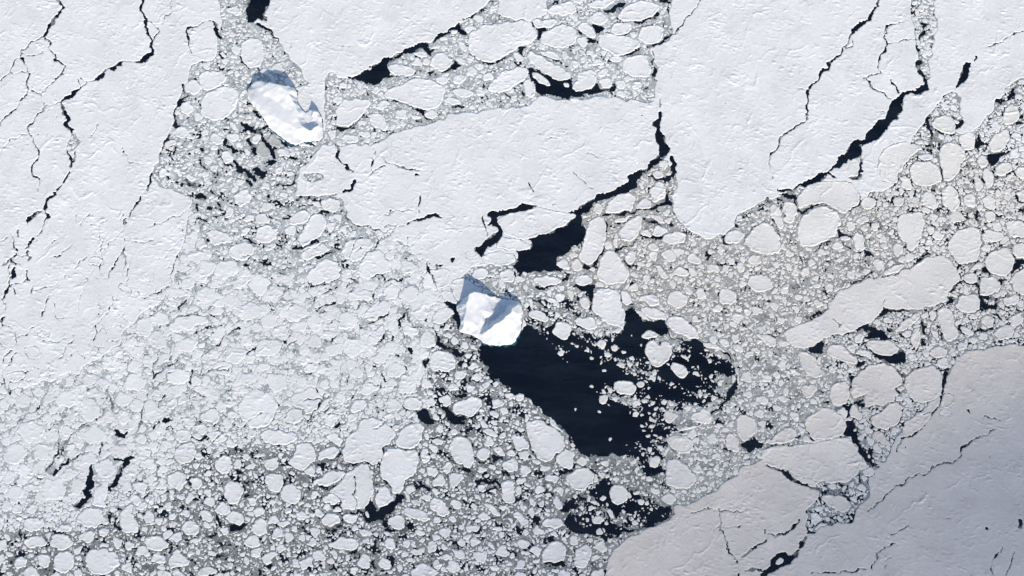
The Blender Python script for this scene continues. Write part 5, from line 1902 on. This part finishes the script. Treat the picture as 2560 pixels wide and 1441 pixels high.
# ------------------------------------------------------------------ pack ice that runs on past the frame
def frame_sheet():
    g = 60.0
    n = int(2 * FAR / g)
    xs = np.linspace(-FAR, FAR, n + 1); ys = np.linspace(-FAR, FAR, n + 1)
    inside = (xs[:-1][None, :] >= X0 - g * 2) & (xs[1:][None, :] <= X1 + g * 2) & (ys[:-1][:, None] >= Y0 - g * 2) & (ys[1:][:, None] <= Y1 + g * 2)
    ii, jj = np.meshgrid(np.arange(n), np.arange(n))
    return xs, ys, inside, n
def ring(xa, xb, ya, yb):
    # eight big plates round the traced field, each subdivided, with gentle swells
    vs, qs_ = [], []
    def patch_(x0, x1, y0, y1):
        nx, ny = max(2, int((x1 - x0) / 80)), max(2, int((y1 - y0) / 80))
        X_, Y_ = np.meshgrid(np.linspace(x0, x1, nx + 1), np.linspace(y0, y1, ny + 1))
        Z_ = 0.9 + 0.15 * np.sin(X_ * 0.021 + Y_ * 0.013) + 0.15 * np.sin(Y_ * 0.027 - X_ * 0.009)
        n0 = sum(len(v) for v in vs)
        vs.append(np.stack([X_.ravel(), Y_.ravel(), Z_.ravel()], 1))
        i, j = np.meshgrid(np.arange(nx), np.arange(ny))
        c = (j * (nx + 1) + i).ravel() + n0
        qs_.append(np.stack([c, c + 1, c + nx + 2, c + nx + 1], 1))
    patch_(-FAR, xa, -FAR, FAR); patch_(xb, FAR, -FAR, FAR); patch_(xa, xb, -FAR, ya); patch_(xa, xb, yb, FAR)
    return np.concatenate(vs), np.concatenate(qs_)
v_, q_ = ring(X0, X1, Y0, Y1)
o = mesh_object("distant_pack_ice", v_, q_, M_SNOW, np.ones(len(q_), bool))
o.color = (0.80, 0.80, 0.80, 1)
tag(o, "unbroken snow covered pack ice running on toward the horizon", "pack ice", kind="stuff")

# ------------------------------------------------------------------ haze: thin bluish air between the aircraft and the ice
HZ = 0.32e-5
def haze_box():
    m = bpy.data.materials.new("thin_cold_air"); m.use_nodes = True
    nt = m.node_tree; nt.nodes.clear()
    out = nt.nodes.new("ShaderNodeOutputMaterial"); pv = nt.nodes.new("ShaderNodeVolumePrincipled")
    pv.inputs["Color"].default_value = (0.35, 0.55, 1.0, 1)
    pv.inputs["Density"].default_value = HZ
    pv.inputs["Anisotropy"].default_value = 0.0
    nt.links.new(pv.outputs[0], out.inputs["Volume"])
    a, b, zt = FAR + 150, FAR + 150, CAM.z + 120
    v = np.array([(-a, -b, -1.0), (a, -b, -1.0), (a, b, -1.0), (-a, b, -1.0), (-a, -b, zt), (a, -b, zt), (a, b, zt), (-a, b, zt)])
    q = np.array([[3, 2, 1, 0], [4, 5, 6, 7], [0, 1, 5, 4], [1, 2, 6, 5], [2, 3, 7, 6], [3, 0, 4, 7]])
    o = mesh_object("haze", v, q, m)
    tag(o, kind="stuff")
haze_box()

# ------------------------------------------------------------------ unseen cloud added toward the sun, outside the haze, to shade southern ice
def add_shade_cloud():
    z0 = 4300.0
    ox_, oy_ = SUNDIR.x / SUNDIR.z * z0, SUNDIR.y / SUNDIR.z * z0
    n = 64
    X_, Y_ = np.meshgrid(np.linspace(-4600, 4600, 2 * n + 1), np.linspace(-3400, 900, n + 1))
    u = (X_ - 2200) / 1150; v = (Y_ + 1450) / 700
    u2 = (X_ + 900) / 2400; v2 = (Y_ + 1700) / 800
    t = 470 * np.exp(-0.5 * (u * u + v * v)) + 110 * np.exp(-0.5 * (u2 * u2 + v2 * v2))
    t *= 1 + 0.06 * np.sin(X_ / 310 + Y_ / 500) * np.cos(Y_ / 260 - X_ / 700)
    t = np.maximum(t, 0.5)
    top = np.stack([X_.ravel(), Y_.ravel(), t.ravel()], 1); bot = top.copy(); bot[:, 2] = 0
    N = len(top); W_ = 2 * n + 1
    i, j = np.meshgrid(np.arange(2 * n), np.arange(n)); c = (j * W_ + i).ravel()
    q1 = np.stack([c, c + 1, c + W_ + 1, c + W_], 1); q2 = q1[:, ::-1] + N
    rim_ = list(range(W_)) + [k * W_ + W_ - 1 for k in range(1, n + 1)] + [n * W_ + k for k in range(W_ - 2, -1, -1)] + [k * W_ for k in range(n - 1, 0, -1)]
    q3 = np.array([[b_, a_, a_ + N, b_ + N] for a_, b_ in zip(rim_, rim_[1:] + rim_[:1])])
    m = bpy.data.materials.new("shade_cloud_volume"); m.use_nodes = True
    nt = m.node_tree; nt.nodes.clear()
    out = nt.nodes.new("ShaderNodeOutputMaterial"); pv = nt.nodes.new("ShaderNodeVolumePrincipled")
    pv.inputs["Color"].default_value = (0.97, 0.97, 0.97, 1)
    pv.inputs["Density"].default_value = SHADE_CLOUD_DENSITY
    pv.inputs["Anisotropy"].default_value = 0.3
    nt.links.new(pv.outputs[0], out.inputs["Volume"])
    o = mesh_object("added_shade_cloud", np.concatenate([top, bot]), np.concatenate([q1, q2, q3]), m, loc=(ox_, oy_, z0))
    tag(o, "added bank of vapour out of view, shading the southern ice", "added_shade_cloud", kind="stuff")
SHADE_CLOUD_DENSITY = 0.0016
add_shade_cloud()
